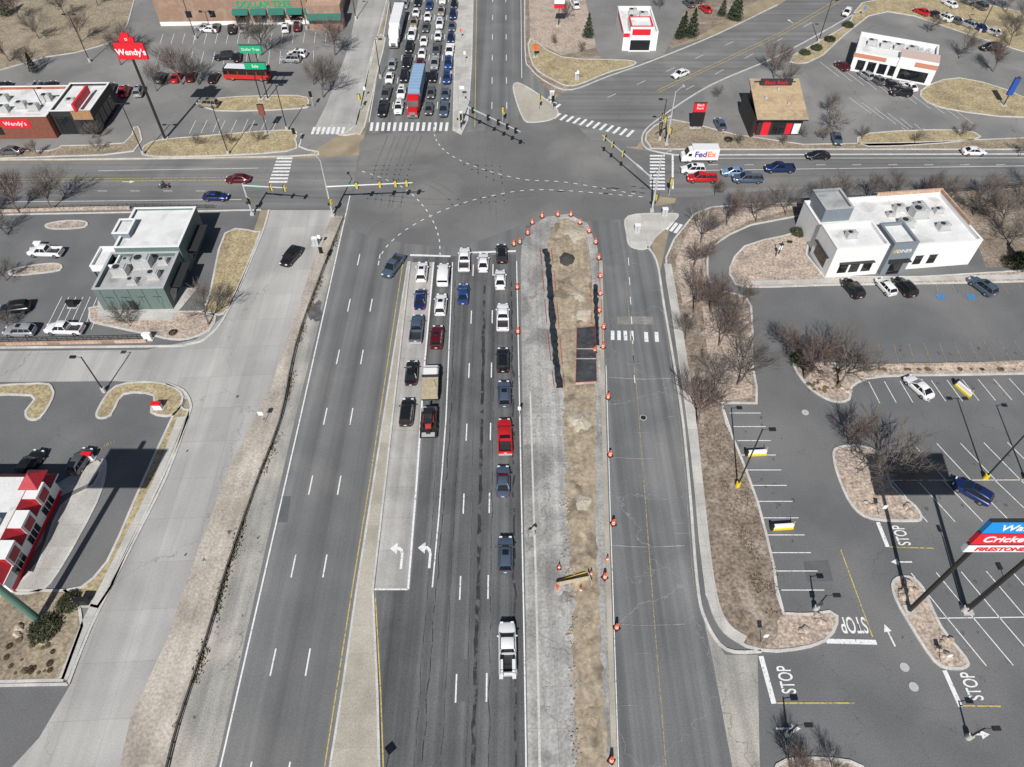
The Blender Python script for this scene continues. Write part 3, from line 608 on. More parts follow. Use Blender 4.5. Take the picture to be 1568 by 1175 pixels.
def semi(loc,rz,cabc,trc,L=13.0,name="semi_truck"):
    mb=MB(); pm=simple("truck_paint_"+cabc,PA[cabc],.3,0,.5); tm=simple("trailer_"+trc,PA[trc],.5,0,0,.06,.6)
    mb.b3(-1.28,1.28,-L,0,1.15,4.05,tm)
    for i in range(1,9): mb.b3(-1.3,1.3,-L*i/9-.03,-L*i/9+.03,1.15,4.065,m_steel)
    mb.b3(-1.1,1.1,-L+.1,-.2,.9,1.14,m_trim)
    mb.b3(-.5,.5,-1,5.5,.7,.95,m_trim)
    mb.loft([[(-1.2,y,.6),(-1.25,y,zt-.2),(-1.05,y,zt),(1.05,y,zt),(1.25,y,zt-.2),(1.2,y,.6)] for y,zt in ((.9,3.5),(1.6,3.7),(2.8,3.2),(3.1,3.0))],pm)
    mb.add([(-1.1,3.12,2.95),(1.1,3.12,2.95),(1.15,3.75,2.0),(-1.15,3.75,2.0),(-1.15,3.1,2.0),(1.15,3.1,2.0)],[(0,1,2,3),(0,3,4),(1,5,2)],m_glass)
    mb.loft([[(-1.0,y,.6),(-1.05,y,zt-.15),(-.85,y,zt),(.85,y,zt),(1.05,y,zt-.15),(1.0,y,.6)] for y,zt in ((3.1,2.05),(4.6,1.85),(5.2,1.6),(5.3,1.2))],pm)
    mb.b3(-1.15,1.15,5.3,5.5,.45,.85,m_hub); mb.b3(-.6,.6,5.3,5.36,.95,1.5,m_hub)
    for s in(-1,1): mb.tube((s*1.3,1,1),(s*1.3,1,3.9),.08,.08,m_hub); mb.box((s*1.45,3.2,2.3),(.2,.15,.6),m_trim); mb.box((s*1.262,2.2,2.55),(.02,1.0,.8),m_glass)
    wheels(mb,1.25,(4.4,.9,-.4,-L+1.1,-L+2.4),.52,.3)
    return mb.obj(name,loc,R(rz),35)
f=P(632,184); semi((f.x+.1,f.y+5.6,.05),179,'red','lblue',12)
p=P(603,76); o=semi((p.x,p.y+5.3,.05),180,'white','white',12.5)
def boxtruck(px,py,rz):
    mb=MB(); wm=simple("car_paint_white",PA['white'])
    mb.b3(-1.15,1.15,-3.6,1.6,.75,3.1,wm); mb.loft([[(-1.1,y,.45),(-1.12,y,zt-.3),(-.95,y,zt),(.95,y,zt),(1.12,y,zt-.3),(1.1,y,.45)] for y,zt in ((1.6,2.7),(2.3,2.6),(2.9,1.7),(3.5,1.45),(3.65,1.1))],wm)
    mb.add([(-.92,2.33,2.58),(.92,2.33,2.58),(1.0,2.93,1.72),(-1.0,2.93,1.72)],[(0,1,2,3)],m_glass)
    for s in(-1,1): mb.box((s*1.12,2.1,1.9),(.03,.7,.6),m_glass)
    wheels(mb,1.1,(-2.3,2.4),.42,.3); mb.b3(-1,1,3.6,3.75,.45,.75,m_trim)
    p=P(px,py,1.5); p.z=.05; o=mb.obj("delivery_truck",p,R(rz),35)
    pl=simple("purple_letters",(.08,.02,.25)); ol=simple("orange_letters",(.85,.2,.02))
    text("Fed",(1.17,-2.2,2.0),(R(90),0,R(90)),1.6,pl,o,bold=.02); text("Ex",(1.17,-.1,2.0),(R(90),0,R(90)),1.6,ol,o,bold=.02)
    text("Fed",(-1.17,.0,2.0),(R(90),0,R(-90)),1.7,pl,o,bold=.02); text("Ex",(-1.17,-2.15,2.0),(R(90),0,R(-90)),1.7,ol,o,bold=.02)
    return o
boxtruck(1071,236,90)
for a in (('suv','white',1061,259,90),('pickup','red',1075,272,90),('sedan','lblue',1123,262,90),('pickup','slate',1145,273,90),('pickup','navy',1194,257,90),('sedan','black',1253,237,90),('sedan','white',1492,231,-90),
 ('sedan','maroon',364,273,90),('sedan','navy',330,300,-90),('sedan','white',1042,112,125),('sedan','slate',1103,189,5),('sedan','slate',1282,211,170),('suv','black',1380,141,80),
 ('hatch','silver',1326,114,20),('sedan','grey',1344,121,20),('sedan','black',1362,127,20),('sedan','white',1392,131,20),('hatch','maroon',1290,100,20),
 ('suv','black',1306,441,15),('hatch','white',1357,438,15),('suv','black',1386,439,15),('suv','slate',1505,438,25),('sedan','white',1408,592,24),('suv','navy',1489,752,48),
 ('pickup','white',69,385,88),('suv','black',22,471,100),('suv','silver',30,506,90),('pickup','white',98,503,88),('suv','black',45,712,-8),('hatch','grey',122,705,-8),
 ('sedan','silver',312,41,80),('sedan','grey',330,41,10),('sedan','white',320,44,80),('suv','black',355,44,10),('hatch','silver',372,42,10),('suv','white',437,42,10),('suv','maroon',455,40,10),('suv','black',343,86,100),('sedan','black',363,86,10),('suv','white',455,82,80),('suv','silver',445,90,85),('suv','silver',212,139,10),('suv','red',190,139,10),('sedan','black',168,134,10),('sedan','red',270,117,0),('suv','grey',245,118,5),('sedan','maroon',292,116,5),('suv','tan',318,158,80),('sedan','black',327,118,0),
 ('hatch','white',1297,18,150),('sedan','red',1412,17,30),('sedan','black',1430,21,30),('suv','white',1446,26,30),('sedan','grey',1463,30,30),('suv','silver',1482,36,30),('sedan','navy',1500,41,30),('sedan','white',1520,47,30),('suv','black',1517,72,90),('sedan','red',1080,12,20),('sedan','grey',1055,4,20),('suv','white',880,6,10),
 ('sedan','white',1455,5,20),('suv','grey',1500,8,20),('suv','black',500,30,10),('sedan','white',520,18,10),('sedan','grey',15,230,90),('suv','black',5,133,0),('sedan','silver',50,131,0),('sedan','black',75,131,0)): car(*a)
def worktruck():
    mb=MB(); wm=MATS["car_paint_white"]; load=simple("tan_load",(.42,.36,.25),.8,var=.2)
    mb.loft([[(-1.1,y,.5),(-1.15,y,zt-.25),(-.95,y,zt),(.95,y,zt),(1.15,y,zt-.25),(1.1,y,.5)] for y,zt in ((2.0,2.5),(3.3,2.5),(3.8,1.8),(4.6,1.6),(4.8,1.1))],wm)
    mb.add([(-.95,3.33,2.48),(.95,3.33,2.48),(1.02,3.84,1.82),(-1.02,3.84,1.82)],[(0,1,2,3)],m_glass)
    for s in(-1,1): mb.box((s*1.16,2.8,1.95),(.02,.8,.6),m_glass)
    mb.b3(-1.2,1.2,-1.6,1.9,.95,1.15,m_trim); mb.b3(-1.15,1.15,-1.5,1.8,1.15,2.1,load); mb.b3(-1.2,1.2,1.8,1.9,1.15,2.6,m_trim)
    mb.box((.2,.3,2.2),(1.2,1.4,.2),load,.3)
    wheels(mb,1.15,(3.7,-.6),.48,.35)
    mb.b3(-.1,.1,-3,-1.6,.6,.75,m_trim); mb.b3(-1.2,1.2,-8.0,-2.8,.6,.75,m_dark); wheels(mb,1.25,(-5.4,-6.4),.38,.25)
    mb.b3(-.55,.55,-6.4,-3.9,1.1,1.8,m_black); mb.b3(-.6,.6,-5.4,-4.4,1.8,2.7,m_glass); mb.b3(-.65,.65,-5.45,-4.35,2.7,2.78,m_black)
    for s in(-1,1):
        mb.b3(s*.9-.2,s*.9+.2,-6.5,-3.9,.76,1.25,m_tyre); mb.tube((s*.7,-6.2,1.9),(s*.7,-3.3,1.3),.07,.07,m_tape,6)
    mb.b3(-.95,.95,-3.6,-3.0,.8,1.3,m_steel); mb.b3(-.4,.4,-6.8,-6.4,1.0,1.7,m_tape); mb.b3(-.9,.9,-7.9,-7.3,.76,.95,m_steel); mb.b3(-.3,.3,-7.6,-7.0,.95,1.3,m_dark)
    for i in range(6): mb.tube((-1.1+i*.4,-2.9,.78),(-1.0+i*.4,-4.0,.9),.07,.07,m_steel,5)
    p=P(660,607); p.z=.05; mb.obj("flatbed_truck_with_loader",p,R(2),35)
worktruck()
p=P(777,998,.8); mb=MB()
for y in (-2.4,-.9): mb.tube((-.85,y,1.1),(-.85,y,1.95),.03,.03,m_trim,5); mb.tube((.85,y,1.1),(.85,y,1.95),.03,.03,m_trim,5); mb.tube((-.85,y,1.95),(.85,y,1.95),.03,.03,m_trim,5)
for x in(-.85,.85): mb.tube((x,-2.6,1.97),(x,1.0,2.02),.03,.03,m_steel,5)
mb.b3(-.9,-.5,-2.8,-.8,1.18,1.5,MATS["car_paint_white"]); mb.b3(.5,.9,-2.8,-.8,1.18,1.5,MATS["car_paint_white"])
mb.obj("ladder_rack",(p.x,p.y-.3,.05),R(1))
mb=MB(); rm=simple("bus_red",(.5,.03,.02),.4)
mb.b3(-1.25,1.25,-5.5,4.6,.5,1.5,rm); mb.b3(-1.24,1.24,-5.45,5.0,1.5,2.3,m_glass); mb.b3(-1.25,1.25,-5.5,4.9,2.3,2.9,m_black); mb.b3(-1.2,1.2,4.6,5.2,.5,1.5,rm); mb.b3(-1.1,1.1,-5,4.5,2.9,3.0,MATS["car_paint_white"])
for y in(-5,-2.8,-.6,1.6,3.8): mb.b3(-1.26,1.26,y-.08,y+.08,1.5,2.3,rm)
mb.b3(-.6,.6,-3,-1.5,3.0,3.3,m_steel); wheels(mb,1.24,(-3.6,3.2),.5,.3); p=P(380,121,0); p.z=.01; mb.obj("city_bus",p,R(86),35)
mb=MB()
for y in(-.72,.72):
    mb.tube((-.07,y,.31),(.07,y,.31),.31,.31,m_tyre,18); mb.tube((-.075,y,.31),(.075,y,.31),.18,.18,m_hub,12)
mb.tube((0,.72,.31),(0,.42,.95),.05,.05,m_hub,6); mb.tube((-.35,.38,1.0),(.35,.38,1.0),.025,.025,m_black,6); mb.tube((0,-.72,.31),(0,-.2,.5),.06,.06,m_dark,6)
mb.box((0,-.02,.5),(.3,.5,.35),m_dark); mb.box((0,.15,.8),(.3,.5,.22),m_black,0,.7); mb.box((0,-.42,.76),(.28,.65,.12),m_black,0,.85); mb.box((0,.55,.9),(.2,.14,.2),m_head); mb.box((0,-.85,.66),(.18,.2,.12),m_tail)
p=P(252,289); p.z=.03; mb.obj("motorcycle",p,R(95),35)
V=[(0,-.35,.86),(0,-.3,1.1),(0,-.2,1.38),(0,-.15,1.52),(0,-.12,1.66),(0,-.1,1.78),
 (.2,-.2,1.36),(.3,.02,1.15),(.3,.32,1.04),(-.2,-.2,1.36),(-.3,.02,1.15),(-.3,.32,1.04),
 (.13,-.33,.84),(.25,.1,.75),(.22,-.05,.33),(.22,.1,.28),(-.13,-.33,.84),(-.25,.1,.75),(-.22,-.05,.33),(-.22,.1,.28)]
E=[(0,1),(1,2),(2,3),(3,4),(4,5),(2,6),(6,7),(7,8),(2,9),(9,10),(10,11),(0,12),(12,13),(13,14),(14,15),(0,16),(16,17),(17,18),(18,19)]
RR=[.16,.15,.17,.07,.13,.11,.09,.06,.045,.09,.06,.045,.11,.09,.06,.05,.11,.09,.06,.05]
def skinned(name,V,E,RR,m,loc,rz):
    me=bpy.data.meshes.new(name); me.from_pydata(V,E,[]); me.materials.append(m); ro=put(me,name,loc,rz)
    ro.modifiers.new("skin",'SKIN')
    for i,v in enumerate(me.skin_vertices[0].data): v.radius=(RR[i],RR[i]); v.use_root=(i==0)
    ro.modifiers.new("sub",'SUBSURF').levels=1; return ro
skinned("motorcycle_rider",V,E,RR,simple("rider_clothes",(.04,.045,.06),.8),p,R(95))
V=[(0,0,.95),(0,0,1.2),(0,0,1.45),(0,.01,1.56),(0,.02,1.66),(0,.02,1.76),(.2,0,1.42),(.25,-.05,1.12),(.24,.12,.92),(-.2,0,1.42),(-.25,.05,1.12),(-.24,.2,.95),(.1,0,.92),(.11,.12,.5),(.11,.02,.08),(.11,.18,.04),(-.1,0,.92),(-.11,-.02,.5),(-.11,-.22,.1),(-.11,-.06,.04)]
for x,y,m,a in ((846,160,simple("walker_clothes",(.05,.05,.07),.9),2.0),): skinned("pedestrian",V,E,[.14,.14,.16,.06,.10,.09,.07,.05,.04,.07,.05,.04,.09,.065,.045,.04,.09,.065,.045,.04],m,P(x,y,.12),a)
# ---------------------------------------------------------------- buildings
m_stW=simple("white_stucco",(.76,.76,.75),.8,var=.05,vs=1); m_roofW=surf("white_roof_membrane",(.66,.66,.65),(.58,.58,.575),.4,(.47,.465,.455),.3,(.55,.7),fine=.08,bump=.02,K=1.1)
m_roofG=surf("grey_roof_membrane",(.38,.38,.38),(.30,.30,.30),.4,(.22,.22,.22),.3,(.55,.7),fine=.1,bump=.02,K=1.1)
m_charc=simple("grey_cladding",(.19,.22,.25),.7,var=.08); m_teal=simple("grey_green_siding",(.12,.165,.155),.7,var=.08,vs=2); m_brick=surf("tan_brick",(.45,.30,.22),(.40,.26,.19),2,(.50,.36,.28),.5,fine=.1,joint=(.6,.25),K=1.15); m_brick2=surf("red_brick",(.33,.13,.09),(.27,.10,.07),2,fine=.15,joint=(.5,.25),K=1.1)
m_hv=simple("hvac_metal",(.5,.51,.5),.5,.2,var=.1)
def hvac(mb,x,y,z,s=1,rz=0):
    mb.box((x,y,z+.55*s),(1.8*s,1.3*s,1.1*s),m_hv,rz); mb.tube((x-.35*s,y,z+1.1*s),(x-.35*s,y,z+1.2*s),.4*s,.4*s,m_trim,14); mb.box((x+.45*s,y,z+1.16*s),(.5*s,1.0*s,.12*s),m_steel,rz); mb.box((x,y,z+.04),(2.2*s,1.7*s,.08),m_conc,rz)
    mb.tube((x+1.1*s,y+.3,z+.12),(x+2.2*s,y+.9,z+.12),.05,.05,m_steel,5)
def parap(mb,x0,x1,y0,y1,z0,z1,t,wall,cap,roof,zr):
    mb.b3(x0,x1,y0,y0+t,z0,z1,wall); mb.b3(x0,x1,y1-t,y1,z0,z1,wall); mb.b3(x0,x0+t,y0+t,y1-t,z0,z1,wall); mb.b3(x1-t,x1,y0+t,y1-t,z0,z1,wall)
    mb.b3(x0+t,x1-t,y0+t,y1-t,zr-.2,zr,roof)
    e=.05
    mb.b3(x0-e,x1+e,y0-e,y0+t+e,z1,z1+.1,cap); mb.b3(x0-e,x1+e,y1-t-e,y1+e,z1,z1+.1,cap); mb.b3(x0-e,x0+t+e,y0+t+e,y1-t-e,z1,z1+.1,cap); mb.b3(x1-t-e,x1+e,y0+t+e,y1-t-e,z1,z1+.1,cap)
def windows(mb,xs,y,z0,z1,wd,axis='x',m=None):
    for x in xs:
        if axis=='x': mb.b3(x-wd/2,x+wd/2,y-.03,y+.03,z0,z1,m or m_glass); mb.b3(x-wd/2-.06,x+wd/2+.06,y-.045,y+.02,z1,z1+.07,m_trim); mb.b3(x-.03,x+.03,y-.045,y+.02,z0,z1,m_trim)
        else: mb.b3(y-.03,y+.03,x-wd/2,x+wd/2,z0,z1,m or m_glass); mb.b3(y-.045,y+.045,x-.03,x+.03,z0,z1,m_trim)
A=P(1265,422);B=P(1482,405); ang=math.atan2(B.y-A.y,B.x-A.x); wd=(B-A).length
mb=MB(); D=14
parap(mb,0,wd,0,D,0,5.2,.3,m_stW,m_stW,m_roofW,4.6)
parap(mb,-.5,8.5,-.6,6,0,6.2,.3,m_stW,m_stW,m_roofW,5.6)
parap(mb,1,6,D-5.5,D+.3,0,7.2,.3,m_charc,m_roofG,m_roofG,6.8)
parap(mb,9,13.2,-1.0,4.6,0,6.6,.3,m_charc,m_charc,m_roofW,6.1)
mb.b3(13.21,wd+.02,D-.3,D+.02,5.3,6.0,m_brick); mb.b3(wd-.32,wd+.03,4,D-.3,5.3,5.9,m_brick)
windows(mb,[2,4,6.2],-.62,.9,2.9,1.6); mb.b3(10,12.2,-1.05,-.99,.1,3,m_glass); windows(mb,[15.5,18],-.02,1,2.8,1.4); mb.b3(-.54,-.5,1,5,0.9,3,m_glass)
mb.b3(9.3,12.9,-1.9,-1.0,3.2,3.35,m_trim); mb.b3(1,7,-1.2,-.62,3.1,3.2,m_trim); mb.b3(-.9,-.5,.5,5.5,3.3,3.45,m_trim)
for x,y,s in ((15,6,1.2),(18.5,8.5,1.5),(21,4.5,1),(16,10.5,.9),(22.5,9,.8),(13.8,9,.7),(20,11,.8)): hvac(mb,x,y,4.6,s)
hvac(mb,3.5,3,5.6,.9)
ER=mb.obj("white_restaurant_building",A,ang)
text("DINER",(11.3,-1.04,5.0),(R(90),0,0),.9,m_wht,ER); text("*",(9.75,-1.04,4.7),(R(90),0,0),1.8,m_yel,ER)
A=P(160,476);B=P(266,474); wd=(B-A).length
mb=MB(); parap(mb,0,wd,0,9,0,4.6,.3,m_teal,m_steel,m_roofG,3.9); parap(mb,.8,wd+.3,9,20,0,5.6,.3,m_teal,m_stW,m_roofW,5.2); parap(mb,-2.6,1.5,6,11,3.2,4.3,.2,m_stW,m_stW,m_roofW,3.9)
for y in (6.2,10.6): mb.tube((-2.4,y,0),(-2.4,y,3.2),.12,.12,m_trim)
parap(mb,-.25,2.5,12,16,0,6.2,.3,m_charc,m_stW,m_roofW,5.9); mb.b3(wd-.02,wd+.05,1,7,.8,2.8,m_glass); mb.b3(wd,wd+1.6,2,8,3.0,3.15,m_trim)
mb.b3(wd+.31,wd+2.0,11,18,3.1,3.3,m_trim); windows(mb,[12,14.5,17],wd+.32,.8,3,1.8,'y'); windows(mb,[2,4.5,7,9.5],-.02,1.6,2.8,1.2,m=m_teal)
for x,y,s in ((3,4.5,1.3),(6,6.5,1.5),(8.5,3.5,1.0),(5.5,2.2,.8),(3,7.4,.7),(9,7,.8)): hvac(mb,x,y,3.9,s)
for i in range(5): mb.b3(1+i*2.2,1.05+i*2.2,-.03,0,0,4.4,m_trim)
mb.b3(4.5,5.6,-.05,-.0,0,2.1,m_trim)
mb.obj("cafe_building",A,math.atan2(B.y-A.y,B.x-A.x))
A=P(-60,214);B=P(88,212);wd=(B-A).length
mb=MB(); parap(mb,0,wd,0,13,0,4.9,.3,m_brick2,m_stW,m_roofW,4.3); parap(mb,wd,wd+8.5,1.5,13.5,0,5.2,.3,m_trim,m_stW,m_roofW,4.7); mb.b3(wd+5.6,wd+6.1,1.0,9,5.31,6.9,m_red); mb.b3(wd+4.6,wd+8.6,1.2,1.5,3.4,5.3,simple("wood_cladding",(.35,.20,.10),.7,var=.2))
windows(mb,[wd+1.5,wd+3.2],1.45,.3,4,1.5); windows(mb,[wd+6.2,wd+7.6],1.15,.3,3.2,1.2); windows(mb,[3,5.5,8,10.5],wd+8.52,.3,3.6,2.0,'y')
mb.b3(wd-10,wd-4,-.06,0,2.4,4.4,m_red); windows(mb,[3,6,9],-.02,1,2.6,1.6)
for x,y in ((4,4),(8,8),(13,5),(10,3.5),(17,8),(wd+3,6),(16,4)): hvac(mb,x,y,4.3,1.1)
o=mb.obj("burger_restaurant_building",A,math.atan2(B.y-A.y,B.x-A.x)); text("Wendy's",(wd-7,-.08,3.4),(R(90),0,0),1.3,m_wht,o)
A=P(247,40);B=P(520,36);wd=(B-A).length
mb=MB(); mb.b3(0,wd,0,30,0,7,m_brick); mb.b3(.3,wd-.3,.3,29.7,7,7.05,m_roofG); mb.b3(wd-7,wd+1.5,-4,0,0,6,m_brick); mb.b3(-.06,wd-7.01,-.06,0,0,1.0,m_stW)
m_awn=simple("green_awning",(.01,.13,.10),.6)
def awning(x0,x1,y=-.0,z=2.9): mb.add([(x0,y,z+1.1),(x1,y,z+1.1),(x1,y-1.5,z),(x0,y-1.5,z),(x0,y,z),(x1,y,z)],[(0,1,2,3),(0,3,4),(1,5,2),(3,2,5,4)],m_awn)
for i in range(5): awning(wd*.42+i*4.6,wd*.42+i*4.6+4)
awning(wd-7,wd+1.5,-4,3.0)
windows(mb,[wd*.42+2+i*4.6 for i in range(5)],-.03,.5,2.9,3.2); windows(mb,[8,14],-.03,2,3.5,1.5)
o=mb.obj("discount_store_building",A,math.atan2(B.y-A.y,B.x-A.x)); text("DOLLAR TREE",(wd*.6,-.1,5.0),(R(90),0,0),2.2,m_green,o,bold=.02)
mb=MB(); m_mans=simple("red_mansard",(.36,.02,.03),.55,var=.2)
ex=P(77,793).x; y0=36.0; y1=50.0; x0=ex-16
mb.b3(x0,ex,y0,y1,0,3.4,m_stW)
mb.add([(x0,y0-.6,3.2),(ex+.6,y0-.6,3.2),(ex+.6,y1+.6,3.2),(x0,y1+.6,3.2),(x0,y0+1,5.0),(ex-1,y0+1,5.0),(ex-1,y1-1,5.0),(x0,y1-1,5.0)],[(0,1,5,4),(1,2,6,5),(2,3,7,6),(3,2,1,0)],m_mans)
mb.b3(x0,ex-1,y0+1,y1-1,4.7,4.9,m_roofW)
mb.b3(x0,ex+.62,y0-.62,y0-.60,3.2,3.3,m_stW)
for y in (39,43,47): 
    mb.b3(ex-.9,ex+.7,y-1.1,y+1.1,3.2,4.9,m_mans); mb.b3(ex-.9,ex+.7,y-1.2,y+1.2,4.9,5.0,m_stW); mb.b3(ex+.7,ex+.76,y-1.2,y+1.2,3.1,5.0,m_stW); mb.b3(ex+.76,ex+.8,y-.8,y+.8,3.3,4.6,m_mans); mb.b3(ex,ex+.05,y-1.2,y+1.2,.8,2.7,m_glass)
    for q in(-.4,.4): mb.b3(ex+.05,ex+.08,y+q-.04,y+q+.04,.8,2.7,m_stW)
mb.add([(ex-2,y1-3,5),(ex+.5,y1-3,5),(ex+.5,y1,5),(ex-2,y1,5),(ex-.8,y1-1.5,6.3)],[(0,1,4),(1,2,4),(2,3,4),(3,0,4)],m_mans)
mb.b3(ex+.6,ex+.7,y0-.6,y1+.6,3.1,3.25,m_stW)
mb.b3(ex-5,ex-2,y0+4,y0+7,4.9,5.8,m_hv); mb.b3(ex,ex+.06,y0+.2,y1-.2,0,.7,m_red)
mb.obj("red_mansard_diner_building")
A=P(1156,207);B=P(1223,207);wd=(B-A).length
mb=MB(); m_shing=surf("tan_shingle_roof",(.40,.30,.19),(.34,.255,.16),1.2,(.28,.21,.14),.5,fine=.15,joint=(60,.5),joint_d=.85,K=1.15)
mb.b3(0,wd,0,10,0,3.7,simple("black_wall",(.03,.028,.028),.6)); mb.b3(.2,wd-.2,9.5,10,3.7,6.8,MATS["black_wall"])
mb.add([(-.7,-.8,3.9),(wd+.7,-.8,3.9),(wd+.7,10.6,7.0),(-.7,10.6,7.0)],[(0,1,2,3)],m_shing); mb.add([(-.7,-.8,3.6),(wd+.7,-.8,3.6),(wd+.7,10.6,6.7),(-.7,10.6,6.7),(-.7,-.8,3.89),(wd+.7,-.8,3.89),(wd+.7,10.6,6.99),(-.7,10.6,6.99)],[(3,2,1,0),(0,1,5,4),(1,2,6,5),(2,3,7,6),(3,0,4,7)],m_trim)
mb.add([(0,0,3.7),(0,10,3.7),(0,10,6.9),(wd,0,3.7),(wd,10,3.7),(wd,10,6.9)],[(0,1,2),(3,4,5)],MATS["black_wall"])
mb.b3(-.04,0,.5,1.1,0,3.6,m_red); mb.b3(-.04,0,4,4.6,0,4.2,m_red); mb.b3(1,2.6,-.05,0,0,3.2,m_red); mb.b3(6,7.2,-.05,0,.3,2.6,m_red); mb.b3(7.5,9,-.06,0,.3,2.6,m_stW); windows(mb,[3.8,5.2],-.02,.3,2.8,1.2)
mb.b3(1.2,8,8.6,8.8,6.3,7.9,m_trim); mb.b3(-1.4,-.75,-1,10,0,3.9,m_dark)
for x,y in ((2,5),(6.5,3.5),(5,7.5)): mb.box((x,y,4.2+y*.29),(.5,.5,.5),m_hv)
o=mb.obj("coffee_house_building",A,0); text("Black Rock",(4.6,8.55,7.1),(R(90),0,0),1.1,m_red,o)
A=P(1300,108);B=P(1420,122);wd=(B-A).length
mb=MB(); m_pink=simple("terracotta_trim",(.5,.22,.14),.7)
parap(mb,0,wd,0,11,0,4.6,.3,m_stW,m_stW,m_roofW,3.9); mb.b3(wd*.55,wd+.4,-.3,4,0,5.2,m_stW); mb.b3(wd*.55,wd+.4,-.3,4,5.2,5.26,simple("pink_roof",(.55,.42,.37),.8)); mb.b3(-.2,wd*.4,-.06,0,3.3,4.2,m_pink); mb.b3(-.2,.0,0,8,3.3,4.2,m_pink); mb.b3(wd*.75,wd+.45,-.36,-.3,3.6,4.6,m_pink)
windows(mb,[2+i*2.4 for i in range(5)],-.02,.5,2.7,1.8); mb.b3(wd*.6,wd*.95,-.34,-.3,.4,2.7,m_glass)
for x in (3,6,9,12): hvac(mb,x,6.5,3.9,1.1)
mb.obj("fast_food_building",A,math.atan2(B.y-A.y,B.x-A.x)-.16)
A=P(952,78);B=P(1004,78);wd=(B-A).length
mb=MB(); parap(mb,0,wd,0,15,0,4.5,.3,m_stW,m_stW,m_roofW,3.9); parap(mb,1.5,wd-1.5,-.5,5,0,6,.3,m_stW,m_red,m_roofW,5.5); mb.b3(2,wd-2,-.56,-.5,4,5.4,m_red); mb.b3(1.8,wd-1.8,-.56,-.5,.4,2.8,m_glass); mb.b3(-.04,0,2,13,3.3,4.2,m_red); mb.b3(wd,wd+.04,2,13,3.3,4.2,m_red); mb.b3(0,1.5,-.04,0,3.3,4.2,m_red)
for x,y in((3,8),(6,10),(3.5,12)): hvac(mb,x,y,3.9,1.1)
mb.obj("burger_restaurant_building",A,0)
# ---------------------------------------------------------------- signs
def pylon(name,base,poles,h0,h1,wd,panels,off=0,dep=.5,pm=None,pr=.22,rz=0):
    mb=MB()
    for x in poles: mb.tube((x,0,0),(x,0,h1-.3),pr,pr*.85,pm or m_dark,14)
    for z0,z1,m in panels:
        mb.b3(off-wd/2,off+wd/2,-dep/2,dep/2,z0,z1,m); mb.b3(off-wd/2-.06,off+wd/2+.06,-dep/2+.05,dep/2-.05,z1,z1+.06,m_trim)
    for x in poles: mb.box((x,0,.1),(1.2,1.2,.2),m_conc)
    return mb.obj(name,base,rz)
b=P(253,213); o=pylon("restaurant_pole_sign",b,[0],16.8,21.3,5.6,[(16.8,20.0,m_red)],off=.3,pr=.28)
text("Wendy's",(.3,-.28,18.2),(R(90),0,0),1.6,m_wht,o,bold=.02)
mb=MB(); mb.b3(-1.1,1.7,-.24,.24,20.07,21.0,m_red); mb.b3(-.4,1.0,-.2,.2,21.0,21.7,m_red); q=mb.obj("sign_top"); q.parent=o
text("o",(.3,-.26,20.7),(R(90),0,0),1.0,m_wht,o)
b=P(1392,935); b2=P(1480,935); ww=(b2-b).length
o=pylon("retail_pylon_sign",b,[0,ww],14.6,20.7,10.5,[(18.7,20.7,m_blue),(16.5,18.5,m_red),(14.9,16.2,m_wht)],off=4.2,pr=.26)
text("Walmart",(3.0,-.28,19.7),(R(90),0,0),1.5,m_wht,o,bold=.01); text("Cricket",(2.0,-.28,17.5),(R(90),0,0),1.5,m_wht,o,bold=.02); text("FIRESTONE",(2.4,-.28,15.5),(R(90),0,0),1.0,m_red,o,bold=.03)
b=P(60,950); o=pylon("restaurant_pole_sign",b,[0],17,24,8,[(17,22.5,m_red)],off=0,pm=simple("green_pole",(.10,.20,.16),.5),pr=.42); text("DINER",(0,-.28,19.7),(R(90),0,0),2.2,m_wht,o)
b=P(405,152,0); o=pylon("store_pole_sign",b,[-.8,.8],8,12,4.6,[(10.4,12,m_green),(6.9,8.3,m_green)],off=0,pr=.13); text("Dollar Tree",(0,-.28,11.2),(R(90),0,0),.8,m_wht,o); text("Sale",(0,-.28,7.6),(R(90),0,0),.9,m_wht,o)
b=P(1064,196); o=pylon("coffee_pole_sign",b,[-.6,.6],2,6,2.6,[(3.7,5.6,m_red),(.6,3.5,m_black)],off=.2,pr=.12); text("Black\nRock",(.2,-.28,4.9),(R(90),0,0),.7,m_wht,o)
b=P(1536,162); pylon("blue_pole_sign",b,[0],4,7,1.2,[(2.5,6.3,simple("dark_blue_sign",(.02,.08,.35),.5))],off=0,pr=.12)
b=P(410,205); pylon("small_pole_sign",b,[0],3,7,1.2,[(4.2,6.5,m_brick2)],off=0,pr=.08)
b=P(855,40); pylon("small_pole_sign",b,[0],3,7,2.6,[(5.5,7.2,m_wht),(4.4,5.3,m_red)],off=0,pr=.1)
b=P(820,88); pylon("warning_sign",b,[0],1,3,1.2,[(1.8,3,m_orange)],off=0,pr=.05,dep=.06)
def streetsign(px,py,m,hgt=2.4,shape='rect',rz=0,wd=.7):
    mb=MB(); mb.tube((0,0,0),(0,0,hgt+.4),.035,.035,m_steel,6)
    if shape=='dia': s=.65; mb.add([(0,-.04,hgt-s),(s,-.04,hgt),(0,-.04,hgt+s),(-s,-.04,hgt),(0,-.06,hgt-s),(s,-.06,hgt),(0,-.06,hgt+s),(-s,-.06,hgt)],[(0,1,2,3),(7,6,5,4),(0,1,5,4),(1,2,6,5),(2,3,7,6),(3,0,4,7)],m)
    else: mb.b3(-wd/2,wd/2,-.06,-.04,hgt-.4,hgt+.4,m)
    mb.obj("road_sign",P(px,py),rz)
